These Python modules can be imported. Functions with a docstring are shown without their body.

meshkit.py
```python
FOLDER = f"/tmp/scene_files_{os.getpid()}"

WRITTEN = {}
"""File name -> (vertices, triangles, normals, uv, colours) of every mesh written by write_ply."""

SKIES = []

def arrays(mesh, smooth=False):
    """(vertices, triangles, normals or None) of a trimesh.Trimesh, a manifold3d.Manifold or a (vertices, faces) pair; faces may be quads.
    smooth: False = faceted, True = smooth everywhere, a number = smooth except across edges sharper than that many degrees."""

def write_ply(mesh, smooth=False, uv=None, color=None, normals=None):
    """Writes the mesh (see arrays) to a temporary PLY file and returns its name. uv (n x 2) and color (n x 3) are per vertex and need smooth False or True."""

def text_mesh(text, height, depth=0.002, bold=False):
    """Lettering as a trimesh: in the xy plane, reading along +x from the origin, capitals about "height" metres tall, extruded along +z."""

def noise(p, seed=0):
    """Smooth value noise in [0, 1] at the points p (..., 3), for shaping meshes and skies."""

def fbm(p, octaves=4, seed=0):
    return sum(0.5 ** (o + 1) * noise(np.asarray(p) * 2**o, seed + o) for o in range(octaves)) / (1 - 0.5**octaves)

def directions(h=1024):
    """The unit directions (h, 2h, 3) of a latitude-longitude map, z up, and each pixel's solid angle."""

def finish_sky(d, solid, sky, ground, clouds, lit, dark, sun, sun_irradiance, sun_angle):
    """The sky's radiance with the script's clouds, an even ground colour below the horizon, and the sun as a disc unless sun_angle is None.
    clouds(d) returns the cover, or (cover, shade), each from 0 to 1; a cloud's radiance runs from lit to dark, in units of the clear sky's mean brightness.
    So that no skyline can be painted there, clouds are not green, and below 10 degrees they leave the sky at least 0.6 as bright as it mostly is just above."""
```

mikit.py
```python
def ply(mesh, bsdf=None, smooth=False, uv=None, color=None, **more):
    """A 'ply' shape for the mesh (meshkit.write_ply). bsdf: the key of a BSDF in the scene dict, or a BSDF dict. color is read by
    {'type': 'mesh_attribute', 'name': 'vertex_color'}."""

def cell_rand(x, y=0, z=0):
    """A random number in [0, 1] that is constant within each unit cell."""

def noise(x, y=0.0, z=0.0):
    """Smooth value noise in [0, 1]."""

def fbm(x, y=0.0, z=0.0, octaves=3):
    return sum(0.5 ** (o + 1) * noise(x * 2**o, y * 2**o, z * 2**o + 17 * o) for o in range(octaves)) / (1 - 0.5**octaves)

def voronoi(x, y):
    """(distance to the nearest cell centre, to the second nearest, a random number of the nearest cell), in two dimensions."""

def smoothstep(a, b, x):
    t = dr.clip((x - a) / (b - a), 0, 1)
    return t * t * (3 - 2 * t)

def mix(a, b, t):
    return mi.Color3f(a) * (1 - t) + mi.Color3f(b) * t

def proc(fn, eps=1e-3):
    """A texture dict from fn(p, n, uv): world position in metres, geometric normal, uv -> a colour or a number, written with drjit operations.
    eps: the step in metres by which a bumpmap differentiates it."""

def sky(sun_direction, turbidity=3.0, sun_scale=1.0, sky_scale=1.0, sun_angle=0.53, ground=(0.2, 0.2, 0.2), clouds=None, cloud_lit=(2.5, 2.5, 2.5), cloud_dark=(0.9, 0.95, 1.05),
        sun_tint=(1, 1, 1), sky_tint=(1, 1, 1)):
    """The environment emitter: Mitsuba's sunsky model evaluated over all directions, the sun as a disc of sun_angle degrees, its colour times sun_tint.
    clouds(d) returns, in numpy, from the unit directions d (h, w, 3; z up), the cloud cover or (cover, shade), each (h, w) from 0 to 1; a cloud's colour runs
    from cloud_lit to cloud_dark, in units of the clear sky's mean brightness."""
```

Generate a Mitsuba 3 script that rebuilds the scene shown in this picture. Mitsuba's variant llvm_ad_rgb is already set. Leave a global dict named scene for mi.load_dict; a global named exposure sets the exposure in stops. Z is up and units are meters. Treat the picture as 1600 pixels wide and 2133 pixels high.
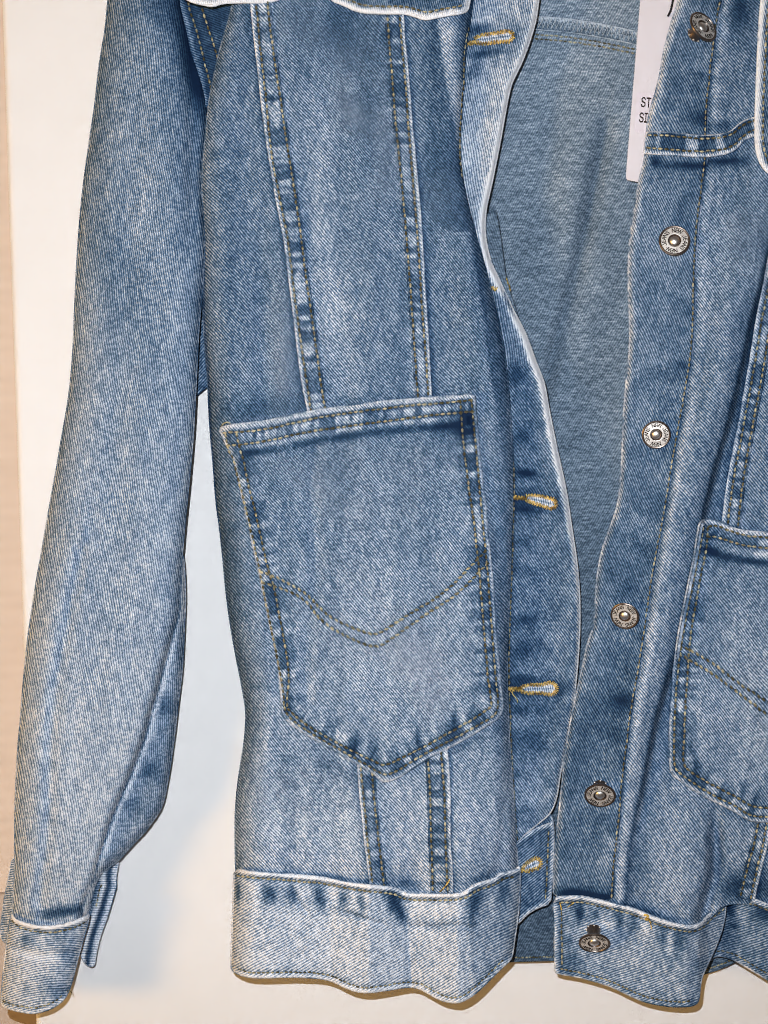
import math
import numpy as np
import trimesh
import drjit as dr
import mitsuba as mi
import mikit
import meshkit
from scipy.spatial import Delaunay, cKDTree
import shapely
from shapely.geometry import Polygon

# ------------------------------------------------------------------ camera, lights, exposure
T = mi.ScalarTransform4f
scene, labels = {}, {}
exposure = 0.0
D = 0.80                      # metres from the lens to the door
MM = 0.2625e-3                # metres on the door per layout unit
S = D / MM
ROLL = math.radians(1.9)      # the phone is held slightly turned
FW = np.array([0.0, 1.0, 0.0])
RT = np.array([math.cos(ROLL), 0.0, -math.sin(ROLL)])
UP = np.array([math.sin(ROLL), 0.0, math.cos(ROLL)])
CAM = np.array([0.0, -D, 1.30])
scene['camera'] = {
    'type': 'perspective', 'fov': math.degrees(2 * math.atan(800 / S)), 'fov_axis': 'x',
    'near_clip': 0.02, 'far_clip': 30.0,
    'to_world': T().look_at(origin=CAM.tolist(), target=(CAM + FW).tolist(), up=UP.tolist())}

FLASH_AT = CAM - RT * 0.030 + UP * 0.046
FLASH_AIM = np.array([-0.04, 0.0, 1.34])
scene['flash'] = {
    'type': 'spot', 'intensity': {'type': 'rgb', 'value': [1.72, 1.82, 1.95]},
    'cutoff_angle': 75.0, 'beam_width': 18.0,
    'to_world': T().look_at(origin=FLASH_AT.tolist(), target=FLASH_AIM.tolist(), up=[0, 0, 1])}
scene['room_glow'] = {'type': 'constant', 'radiance': {'type': 'rgb', 'value': [0.060, 0.043, 0.034]}}
scene['room_lamp'] = {
    'type': 'sphere', 'center': [-2.1, -1.45, 1.12], 'radius': 0.26,
    'emitter': {'type': 'area', 'radiance': {'type': 'rgb', 'value': [42.0, 24.0, 7.0]}}}
labels['room_lamp'] = {'label': 'warm round room lamp out of frame to the left of the jacket', 'category': 'lamp'}


def at(u, v, d):
    """The world point at distance d in front of the door behind layout place (u, v)."""
    u, v, d = np.broadcast_arrays(np.asarray(u, float), np.asarray(v, float), np.asarray(d, float))
    ray = FW + ((u - 800) / S)[..., None] * RT - ((v - 1066.5) / S)[..., None] * UP
    return CAM + ray * (D - d)[..., None]


# ------------------------------------------------------------------ materials
def ramp(t, stops):
    c = mi.Color3f(stops[0][1])
    for (a, ca), (b, cb) in zip(stops[:-1], stops[1:]):
        w = dr.clip((t - a) / (b - a), 0, 1)
        c = c * (1 - w) + mi.Color3f(cb) * w
    return c


DENIM = [(0.0, (0.009, 0.022, 0.055)), (0.30, (0.035, 0.080, 0.148)), (0.55, (0.124, 0.196, 0.297)),
         (0.80, (0.41, 0.475, 0.57)), (1.0, (0.80, 0.81, 0.83))]
LINING = [(0.0, (0.035, 0.055, 0.085)), (0.35, (0.098, 0.146, 0.202)), (0.7, (0.25, 0.315, 0.39)), (1.0, (0.60, 0.66, 0.72))]


def denim_fn(p, n, uv):
    s, f = uv.x, uv.y
    jit = mikit.noise(p.x * 300, p.y * 300, p.z * 300)
    jit2 = mikit.noise(p.x * 70 + 5, p.y * 70, p.z * 70)
    tw = 0.5 + 0.5 * dr.sin(6.2832 * (s + 0.22 * jit + 0.6 * jit2))
    yarn = mikit.smoothstep(0.15, 0.85, mikit.noise(p.x * 1150, p.y * 500, p.z * 820))
    slub = mikit.noise(p.x * 760 + 31, p.y * 300, p.z * 160)
    mott = mikit.fbm(p.x * 120 + 7, p.y * 120, p.z * 70, octaves=3)
    amp = 0.46 * (1 - 0.75 * mikit.smoothstep(0.80, 1.0, f)) * mikit.smoothstep(-0.1, 0.3, f)
    t = f + amp * (tw - 0.5) + amp * 0.50 * (yarn - 0.5) + amp * 0.45 * (slub - 0.5) + amp * 0.18 * (mott - 0.5)
    return ramp(t, DENIM)


def lining_fn(p, n, uv):
    s, f = uv.x, uv.y
    jit = mikit.noise(p.x * 300, p.y * 300, p.z * 300)
    tw = 0.5 + 0.5 * dr.sin(6.2832 * (s + 0.5 * jit))
    weft = mikit.noise(p.x * 260, p.y * 300, p.z * 1500)
    yarn = mikit.smoothstep(0.15, 0.85, mikit.noise(p.x * 800, p.y * 500, p.z * 1000))
    mott = mikit.fbm(p.x * 60, p.y * 60, p.z * 60, octaves=3)
    t = f + 0.30 * (tw - 0.5) + 0.34 * (weft - 0.5) + 0.34 * (yarn - 0.5) + 0.18 * (mott - 0.5)
    return ramp(t, LINING)


def thread_fn(p, n, uv):
    a = mikit.noise(p.x * 420, p.y * 420, p.z * 420)
    return mikit.mix((0.08, 0.070, 0.038), (0.60, 0.54, 0.35), mikit.smoothstep(0.25, 0.95, a))


def gold_fn(p, n, uv):
    a = mikit.smoothstep(0.2, 0.8, mikit.noise(p.x * 900, p.y * 900, p.z * 900))
    return mikit.mix((0.20, 0.12, 0.025), (0.82, 0.57, 0.17), a)


def pale_fn(p, n, uv):
    a = mikit.noise(p.x * 900, p.y * 900, p.z * 900)
    return mikit.mix((0.42, 0.45, 0.46), (0.78, 0.80, 0.80), a)


def door_fn(p, n, uv):
    a = mikit.fbm(p.x * 9, p.y * 9, p.z * 9, octaves=3)
    b = mikit.noise(p.x * 60, p.y * 60, p.z * 60)
    c = mikit.mix((0.79, 0.775, 0.755), (0.83, 0.815, 0.80), 0.7 * a + 0.3 * b)
    d1, d2, w = mikit.voronoi(p.x * 16 + 3.3, p.z * 16)
    spot = mikit.smoothstep(0.055, 0.02, d1 + 0.02 * b) * mikit.smoothstep(0.90, 0.93, w)
    return c * (1 - 0.30 * spot)


def wall_fn(p, n, uv):
    a = mikit.noise(p.x * 25, 0.0, p.z * 260)
    b = mikit.fbm(p.x * 40, 0.0, p.z * 90, octaves=3)
    return mikit.mix((0.68, 0.565, 0.47), (0.76, 0.64, 0.54), 0.5 * a + 0.5 * b)


def diffuse(key, fn):
    scene[key] = {'type': 'twosided', 'bsdf': {'type': 'diffuse', 'reflectance': mikit.proc(fn)}}


diffuse('denim', denim_fn)
diffuse('lining', lining_fn)
diffuse('thread', thread_fn)
diffuse('gold_thread', gold_fn)
diffuse('pale_thread', pale_fn)
diffuse('wall_paper', wall_fn)
scene['door_paint'] = {'type': 'twosided', 'bsdf': {'type': 'principled', 'base_color': mikit.proc(door_fn), 'roughness': 0.55, 'specular': 0.25}}


def rgb(*c):
    return {'type': 'rgb', 'value': list(c)}


scene['dado_paint'] = {'type': 'twosided', 'bsdf': {'type': 'diffuse', 'reflectance': rgb(0.55, 0.46, 0.39)}}
scene['dark_metal'] = {'type': 'twosided', 'bsdf': {'type': 'principled', 'base_color': rgb(0.16, 0.125, 0.105), 'metallic': 0.9, 'roughness': 0.35}}
scene['face_metal'] = {'type': 'twosided', 'bsdf': {'type': 'principled', 'base_color': rgb(0.78, 0.74, 0.69), 'metallic': 0.6, 'roughness': 0.42}}
scene['dome_metal'] = {'type': 'twosided', 'bsdf': {'type': 'principled', 'base_color': rgb(0.85, 0.82, 0.78), 'metallic': 1.0, 'roughness': 0.40}}
scene['ink'] = {'type': 'twosided', 'bsdf': {'type': 'diffuse', 'reflectance': rgb(0.02, 0.018, 0.017)}}
scene['card'] = {'type': 'twosided', 'bsdf': {'type': 'diffuse', 'reflectance': rgb(0.73, 0.69, 0.72)}}
scene['sticker'] = {'type': 'twosided', 'bsdf': {'type': 'diffuse', 'reflectance': rgb(0.74, 0.69, 0.74)}}
scene['cord'] = {'type': 'twosided', 'bsdf': {'type': 'diffuse', 'reflectance': rgb(0.02, 0.02, 0.022)}}


# ------------------------------------------------------------------ helpers
def numbered(key):
    if key not in scene:
        return key
    n = 1
    while f'{key}_{n:03d}' in scene:
        n += 1
    return f'{key}_{n:03d}'


def chaikin(p, n=1, closed=False):
    p = np.asarray(p, float)
    for _ in range(n):
        q = np.roll(p, -1, 0) if closed else p[1:]
        a = p if closed else p[:-1]
        r = np.empty((2 * len(a), 2))
        r[0::2], r[1::2] = 0.75 * a + 0.25 * q, 0.25 * a + 0.75 * q
        p = r if closed else np.vstack([p[:1], r, p[-1:]])
    return p


def resample(p, step, closed=False):
    p = np.asarray(p, float)
    if closed:
        p = np.vstack([p, p[:1]])
    seg = np.linalg.norm(np.diff(p, axis=0), axis=1)
    keep = np.r_[True, seg > 1e-9]
    p, s = p[keep], np.r_[0, np.cumsum(seg)][keep]
    n = max(2, int(round(s[-1] / step)))
    t = np.linspace(0, s[-1], n + 1)
    if closed:
        t = t[:-1]
    return np.stack([np.interp(t, s, p[:, 0]), np.interp(t, s, p[:, 1])], 1)


class Line:
    """A polyline of the layout: distance, side (+ to the right when walking along it, v down) and length along it."""

    def __init__(self, pts, smooth=2):
        self.raw = chaikin(pts, smooth)
        self.p = resample(self.raw, 2.0)
        self.t = np.gradient(self.p, axis=0)
        self.t /= np.linalg.norm(self.t, axis=1, keepdims=True) + 1e-12
        self.len = np.r_[0, np.cumsum(np.linalg.norm(np.diff(self.p, axis=0), axis=1))]
        self.tree = cKDTree(self.p)

    def at(self, u, v):
        q = np.stack([np.ravel(u), np.ravel(v)], 1)
        d, i = self.tree.query(q)
        w = q - self.p[i]
        side = self.t[i, 0] * w[:, 1] - self.t[i, 1] * w[:, 0]     # + : clockwise of the direction in v-down layout
        return d, np.where(side >= 0, 1.0, -1.0) * d, self.len[i]

    def offset(self, x):
        n = np.stack([-self.t[:, 1], self.t[:, 0]], 1)
        return self.p + n * x


def nz(u, v, su, sv, seed, octaves=3):
    return meshkit.fbm(np.stack([np.asarray(u) / su, np.asarray(v) / sv, np.zeros_like(np.asarray(u, float))], -1), octaves, seed) - 0.5


def n1(x, seed, octaves=2):
    x = np.asarray(x, float)
    return meshkit.fbm(np.stack([x, x * 0, x * 0], -1), octaves, seed)


def sstep(a, b, x):
    t = np.clip((x - a) / (b - a), 0, 1)
    return t * t * (3 - 2 * t)


def gauss(x, w):
    return np.exp(-(x / w) ** 2)


def round_off(dist, width):
    """0 well inside, 1 at the edge: a quarter circle."""
    t = np.clip(dist / width, 0, 1)
    return 1 - np.sqrt(np.clip(1 - (1 - t) ** 2, 0, 1))


def twill(angle, period=4.7):
    """Phase of the twill lines that run at angle degrees below the horizontal, to the right."""
    a = math.radians(angle)
    nx, ny = -math.sin(a), math.cos(a)
    return lambda u, v: ((u + 16 * nz(u, v, 170, 260, 5)) * nx + (v + 16 * nz(u, v, 200, 230, 6)) * ny) / period


def sheet(key, outline, depth, fade, phase, mat='denim', step=4.5, thick=4.5, rim_fade=None, smooth=1, kind=None, label=None):
    """A piece of cloth with a rolled edge. outline in layout units; depth(u, v) metres before the door; fade(u, v) 0 indigo to 1 white."""
    rng = np.random.default_rng(abs(hash_of(key)) % 2**32)
    b = resample(chaikin(outline, smooth, True), step * 0.8, True)
    poly = Polygon(b)
    if not poly.is_valid:
        raise ValueError('outline crosses itself: ' + key)
    if poly.exterior.is_ccw:
        b = b[::-1]
    u0, v0, u1, v1 = poly.bounds
    gx, gy = np.meshgrid(np.arange(u0, u1, step), np.arange(v0, v1, step * 0.866))
    gx = gx + (np.arange(gx.shape[0]) % 2)[:, None] * step / 2
    g = np.stack([gx.ravel(), gy.ravel()], 1) + rng.uniform(-0.12, 0.12, (gx.size, 2)) * step
    shrunk = poly.buffer(-0.55 * step)
    g = g[shapely.contains_xy(shrunk, g[:, 0], g[:, 1])]
    pts = np.vstack([b, g])
    tri = Delaunay(pts).simplices
    c = pts[tri].mean(1)
    e1, e2 = pts[tri[:, 1]] - pts[tri[:, 0]], pts[tri[:, 2]] - pts[tri[:, 0]]
    area = e1[:, 0] * e2[:, 1] - e1[:, 1] * e2[:, 0]
    ok = shapely.contains_xy(poly, c[:, 0], c[:, 1]) & (np.abs(area) > 1e-3)
    tri, area = tri[ok], area[ok]
    tri[area > 0] = tri[area > 0][:, [0, 2, 1]]
    u, v = pts[:, 0], pts[:, 1]
    d = depth(u, v)
    f = fade(u, v)
    ph = phase(u, v)
    V = [at(u, v, d)]
    UV = [np.stack([ph, f], 1)]
    F = [tri]
    nb, n = len(b), len(pts)
    tg = np.roll(b, -1, 0) - np.roll(b, 1, 0)
    tg /= np.linalg.norm(tg, axis=1, keepdims=True) + 1e-12
    out = np.stack([tg[:, 1], -tg[:, 0]], 1)
    probe = b + out * 0.5
    if shapely.contains_xy(poly, probe[:, 0], probe[:, 1]).mean() > 0.5:
        out = -out
    th = thick * MM
    last = n + np.arange(nb)
    rf = f[:nb] - 0.14 if rim_fade is None else np.full(nb, rim_fade) + 0.35 * nz(b[:, 0], b[:, 1], 14, 14, 9)
    V.append(V[0][:nb])
    UV.append(np.stack([np.zeros(nb), 0.5 * (rf + f[:nb])], 1))
    for k, (o, z) in enumerate(((0.30, 0.18), (0.42, 0.5), (0.25, 0.85), (-0.9, 1.0))):
        q = b + out * thick * o
        V.append(at(q[:, 0], q[:, 1], d[:nb] - th * z))
        UV.append(np.stack([np.zeros(nb), rf], 1))
        cur = n + (k + 1) * nb + np.arange(nb)
        nxt_l, nxt_c = np.roll(last, -1), np.roll(cur, -1)
        F.append(np.stack([last, cur, nxt_c], 1))
        F.append(np.stack([last, nxt_c, nxt_l], 1))
        last = cur
    V, F, UV = np.vstack(V), np.vstack(F), np.vstack(UV)
    # rim winding: make it face outwards
    ringf = F[len(tri):]
    cc = V[ringf].mean(1)
    nn = np.cross(V[ringf[:, 1]] - V[ringf[:, 0]], V[ringf[:, 2]] - V[ringf[:, 0]])
    mid_out = (RT[None] * out[:, :1] - UP[None] * out[:, 1:])
    first = nn[:nb]
    if (first * mid_out).sum(1).mean() < 0:
        F[len(tri):] = ringf[:, [0, 2, 1]]
    key = numbered(key)
    scene[key] = mikit.ply((V, F), mat, smooth=True, uv=UV)
    if label or kind:
        labels[key] = {}
        if label:
            labels[key]['label'] = label
        if kind:
            labels[key]['kind'] = kind
    return key


def hash_of(text):
    h = 2166136261
    for ch in text:
        h = ((h ^ ord(ch)) * 16777619) & 0xFFFFFFFF
    return h


def frame(t):
    ref = np.where(np.abs(t[:, 1:2]) > 0.9, [[1.0, 0, 0]], [[0, 1.0, 0]])
    a = np.cross(t, ref)
    a /= np.linalg.norm(a, axis=1, keepdims=True) + 1e-12
    return a, np.cross(t, a)


def tube(p, r, sides=6):
    """A round cord through world points."""
    p = np.asarray(p, float)
    r = np.broadcast_to(r, (len(p),))
    t = np.gradient(p, axis=0)
    t /= np.linalg.norm(t, axis=1, keepdims=True) + 1e-12
    a, b = frame(t)
    g = np.arange(sides) * 2 * np.pi / sides
    V = p[:, None] + r[:, None, None] * (np.cos(g)[None, :, None] * a[:, None] + np.sin(g)[None, :, None] * b[:, None])
    i, j = np.meshgrid(np.arange(len(p) - 1), np.arange(sides), indexing='ij')
    A, B = i * sides + j, i * sides + (j + 1) % sides
    F = np.vstack([np.stack([A, B, B + sides], -1).reshape(-1, 3), np.stack([A, B + sides, A + sides], -1).reshape(-1, 3)])
    return V.reshape(-1, 3), F


def join(meshes):
    V, F, n = [], [], 0
    for v, f in meshes:
        V.append(v)
        F.append(f + n)
        n += len(v)
    return np.vstack(V), np.vstack(F)


def stitches(key, line, depth, pitch=12.0, r=2.25, lift=1.5, fill=0.70, slant=0.0, mat='thread', smooth=2):
    """A sewn row: one short bent thread after another along the line, dipping into the cloth at both ends."""
    ln = line if isinstance(line, Line) else Line(line, smooth)
    rng = np.random.default_rng(hash_of(key + str(len(scene))))
    L = ln.len[-1]
    n = max(1, int(L / pitch))
    k = np.linspace(0, 1, 5)
    s0 = (np.arange(n) + 0.5 * (1 - fill)) * L / n + rng.uniform(-0.7, 0.7, n)
    ss = s0[:, None] + k[None] * (L / n * fill)
    pu, pv = np.interp(ss, ln.len, ln.p[:, 0]), np.interp(ss, ln.len, ln.p[:, 1])
    tu, tv = np.interp(ss, ln.len, ln.t[:, 0]), np.interp(ss, ln.len, ln.t[:, 1])
    off = (k - 0.5)[None] * slant + rng.normal(0, 0.35, (n, 1))
    pu, pv = pu - tv * off, pv + tu * off
    d = depth(pu.ravel(), pv.ravel()).reshape(pu.shape)
    d = d + MM * (lift + r * (1.3 * np.sin(np.pi * k) - 1.0))[None]
    P = at(pu, pv, d)
    rr = r * MM * (0.55 + 0.45 * np.sin(np.pi * k))
    V, F = join([tube(P[i], rr * rng.uniform(0.88, 1.15), 6) for i in range(n)])
    key = numbered(key)
    scene[key] = mikit.ply((V, F), mat, smooth=True)
    labels[key] = {'kind': 'stuff'}
    return key


def cordline(key, pts, depths, r, mat, sides=6):
    p = at(np.array(pts)[:, 0], np.array(pts)[:, 1], np.asarray(depths, float))
    t = np.linspace(0, len(p) - 1, 6 * (len(p) - 1) + 1)
    from scipy.interpolate import CubicSpline
    p = CubicSpline(np.arange(len(p)), p)(t) if len(p) > 2 else np.stack([np.interp(t, [0, 1], p[:, k]) for k in range(3)], 1)
    key = numbered(key)
    scene[key] = mikit.ply(tube(p, r * MM, sides), mat, smooth=True)
    return key


def blobs(u, v, items):
    """Wear marks and painted fold shade: (u, v, half width, half height, tilt degrees, amount)."""
    f = np.zeros(np.shape(u))
    for (a, b, wu, wv, tilt, amt) in items:
        c, s = math.cos(math.radians(tilt)), math.sin(math.radians(tilt))
        x, y = (u - a) * c + (v - b) * s, -(u - a) * s + (v - b) * c
        f = f + amt * (1.4 if amt < 0 else 1.1) * np.exp(-(x / wu) ** 2 - (y / wv) ** 2)
    return f


def curve(vs, xs):
    return lambda v: np.interp(v, vs, xs)


J = 'denim_jacket'

# ------------------------------------------------------------------ layout lines
SLEEVE_L = [(228, -14), (225, 0), (220, 60), (211, 110), (205, 150), (198, 220), (190, 270), (183, 320), (176, 370), (170, 420), (165, 480), (160, 550), (156, 640),
            (153, 720), (148, 790), (140, 850), (130, 905), (119, 970), (108, 1030), (99, 1080), (88, 1145), (77, 1205), (66, 1275), (56, 1345), (48, 1430),
            (43, 1500), (38, 1550), (34, 1620), (31, 1700), (31, 1780), (30, 1830), (28, 1870), (26, 1915)]
SLEEVE_R = [(371, -14), (376, 0), (386, 35), (398, 75), (412, 130), (423, 170), (432, 212), (431, 260), (426, 310), (421, 360), (420, 400), (424, 450), (427, 500),
            (425, 550), (422, 590), (419, 630), (414, 680), (411, 740), (408, 800), (405, 860), (402, 910), (396, 980), (389, 1050), (384, 1100), (380, 1150), (376, 1180),
            (374, 1230), (375, 1260), (370, 1290), (362, 1312), (355, 1340), (347, 1370), (338, 1400), (331, 1430), (324, 1455), (315, 1483), (308, 1515), (298, 1548),
            (279, 1598), (265, 1630), (250, 1665), (239, 1692), (228, 1720), (221, 1742), (212, 1770), (205, 1792), (198, 1816), (191, 1838), (182, 1858), (172, 1885), (166, 1922)]
UNDER_R = [(366, 1130), (380, 1148), (384, 1180), (386, 1230), (386, 1262), (384, 1300), (382, 1350), (379, 1400), (374, 1440), (369, 1480), (364, 1525), (360, 1555),
           (355, 1592), (348, 1632), (343, 1660), (337, 1680), (328, 1697), (315, 1715), (300, 1735), (280, 1755), (262, 1775), (248, 1791), (238, 1799),
           (225, 1808), (208, 1820), (200, 1838), (193, 1862), (188, 1890), (183, 1908), (165, 1915)]
BODY_L = [(489, -14), (486, 0), (479, 32), (466, 76), (456, 112), (445, 160), (436, 208), (430, 262), (425, 320), (421, 365), (421, 400), (425, 455), (428, 500), (425, 560),
          (423, 620), (424, 680), (428, 740), (433, 795), (435, 840), (438, 900), (444, 960), (450, 1045), (457, 1094), (463, 1145), (468, 1200), (473, 1250), (480, 1300),
          (489, 1352), (499, 1402), (508, 1450), (512, 1476), (513, 1500), (509, 1548), (501, 1595), (494, 1645), (490, 1700), (490, 1750), (491, 1800), (493, 1850)]
BODY_R = [(985, -14), (983, 20), (976, 60), (970, 100), (966, 150), (960, 200), (957, 260), (957, 320), (962, 370), (975, 430), (988, 480), (1000, 520), (1014, 570), (1026, 620),
          (1039, 675), (1050, 730), (1058, 800), (1064, 880), (1067, 950), (1068, 1030), (1066, 1100), (1063, 1200), (1059, 1300), (1056, 1400), (1058, 1470), (1062, 1560),
          (1068, 1640), (1073, 1720), (1078, 1790), (1079, 1822)]
EDGE = [(1124, -14), (1121, 0), (1116, 40), (1107, 72), (1097, 102), (1086, 130), (1075, 152), (1064, 175), (1056, 210), (1049, 250), (1041, 295), (1033, 335), (1025, 375), (1019, 402),
        (1013, 428), (1010, 450), (1009, 475), (1011, 500), (1016, 525), (1024, 552), (1036, 576), (1047, 600), (1059, 625), (1070, 650), (1084, 675), (1097, 702),
        (1107, 730), (1116, 756), (1126, 780), (1134, 802), (1142, 850), (1152, 900), (1163, 952), (1174, 1000), (1183, 1050), (1190, 1100), (1198, 1150), (1204, 1200),
        (1207, 1250), (1207, 1300), (1205, 1350), (1201, 1400), (1196, 1450), (1189, 1500), (1180, 1550), (1174, 1578), (1166, 1612), (1161, 1650), (1155, 1674)]
BUTTON_EDGE = [(1417, -14), (1411, 15), (1400, 45), (1391, 80), (1383, 110), (1377, 150), (1368, 190), (1358, 220), (1351, 248), (1348, 280), (1346, 318), (1340, 350), (1331, 380), (1325, 420),
               (1320, 450), (1313, 500), (1310, 550), (1310, 600), (1312, 650), (1314, 700), (1311, 750), (1305, 800), (1301, 850), (1299, 900), (1297, 950), (1294, 1000), (1289, 1050),
               (1272, 1100), (1254, 1148), (1245, 1200), (1241, 1250), (1239, 1300), (1230, 1326), (1222, 1352), (1212, 1400), (1201, 1450), (1190, 1500), (1181, 1550),
               (1175, 1600), (1170, 1650), (1165, 1700), (1159, 1750), (1155, 1800), (1154, 1880)]
BUTTON_SEAM = [(1508, -14), (1500, 20), (1494, 60), (1488, 110), (1483, 140), (1480, 180), (1476, 210), (1473, 250), (1473, 290), (1474, 320), (1470, 350), (1464, 400), (1457, 450), (1452, 500),
               (1449, 560), (1448, 620), (1446, 700), (1441, 750), (1433, 800), (1424, 850), (1415, 900), (1406, 950), (1398, 1000), (1390, 1050), (1381, 1100), (1371, 1150), (1362, 1200), (1354, 1250),
               (1348, 1300), (1340, 1350), (1333, 1400), (1323, 1450), (1315, 1500), (1308, 1560), (1302, 1600), (1297, 1650), (1294, 1700), (1288, 1750), (1282, 1800), (1277, 1885)]
FOLD = [(1640, 320), (1612, 450), (1590, 560), (1572, 620), (1560, 665), (1545, 750), (1526, 830), (1507, 900), (1490, 955), (1474, 1015), (1458, 1085), (1446, 1150), (1431, 1220), (1420, 1280),
        (1408, 1340), (1392, 1395), (1366, 1480), (1350, 1555), (1338, 1625), (1325, 1680), (1314, 1740), (1306, 1800), (1300, 1900)]
PLACKET_SEAM = [(983, -14), (981, 10), (976, 55), (969, 95), (966, 130), (967, 165), (962, 210), (958, 270), (958, 330), (963, 372)]

lSL, lSR, lUR, lBL, lBR, lED, lBE, lBS, lFO = (Line(x) for x in (SLEEVE_L, SLEEVE_R, UNDER_R, BODY_L, BODY_R, EDGE, BUTTON_EDGE, BUTTON_SEAM, FOLD))


def near(lines, u, v, w):
    out = np.full(np.shape(u), 1e9)
    for ln in lines:
        out = np.minimum(out, ln.at(u, v)[0])
    return gauss(out, w)


# ------------------------------------------------------------------ the door and the wall beside it
def box_mesh(corners_front, d0, d1):
    """A slab between depth d0 and d1 whose front is the layout polygon."""
    f = np.array(corners_front, float)
    V = np.vstack([at(f[:, 0], f[:, 1], d1), at(f[:, 0], f[:, 1], d1) + FW * (d1 - d0)])
    n = len(f)
    F = [[0, i, i + 1] for i in range(1, n - 1)] + [[n, n + i + 1, n + i] for i in range(1, n - 1)]
    for i in range(n):
        j = (i + 1) % n
        F += [[i, n + i, n + j], [i, n + j, j]]
    return V, np.array(F)


door_left = at(2, 0, 0)[0]
pr = trimesh.creation.box([1.2, 0.042, 2.1])
prof = []
import manifold3d as m3
R0 = 0.004
cs = Polygon([(door_left, 0), (door_left + 0.9, 0), (door_left + 0.9, 0.04), (door_left, 0.04)]).buffer(-R0).buffer(R0, quad_segs=6)
door = trimesh.creation.extrude_polygon(cs, 2.05)
door.apply_translation([0, 0, 0.25])
scene['door'] = mikit.ply(door, 'door_paint', smooth=40)
labels['door'] = {'label': 'white painted door that the jacket hangs against', 'category': 'door'}
wl = trimesh.creation.box([2.4, 0.02, 2.6])
wl.apply_translation([door_left - 0.6, 0.105, 1.25])
scene['wall'] = mikit.ply(wl, 'wall_paper')
labels['wall'] = {'kind': 'structure'}
zz = at(10, 1858, -0.095)[2]
dp = trimesh.creation.box([2.4, 0.006, 1.0])
dp.apply_translation([door_left - 0.6, 0.093, zz - 0.5])
scene['wall__dado_board'] = mikit.ply(dp, 'dado_paint')

# ------------------------------------------------------------------ back of the jacket (its inside shows in the opening)
lCR = Line([(1262, 260), (1245, 350), (1226, 450), (1205, 550), (1186, 620), (1166, 690), (1151, 745), (1140, 790), (1120, 850)])


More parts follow.
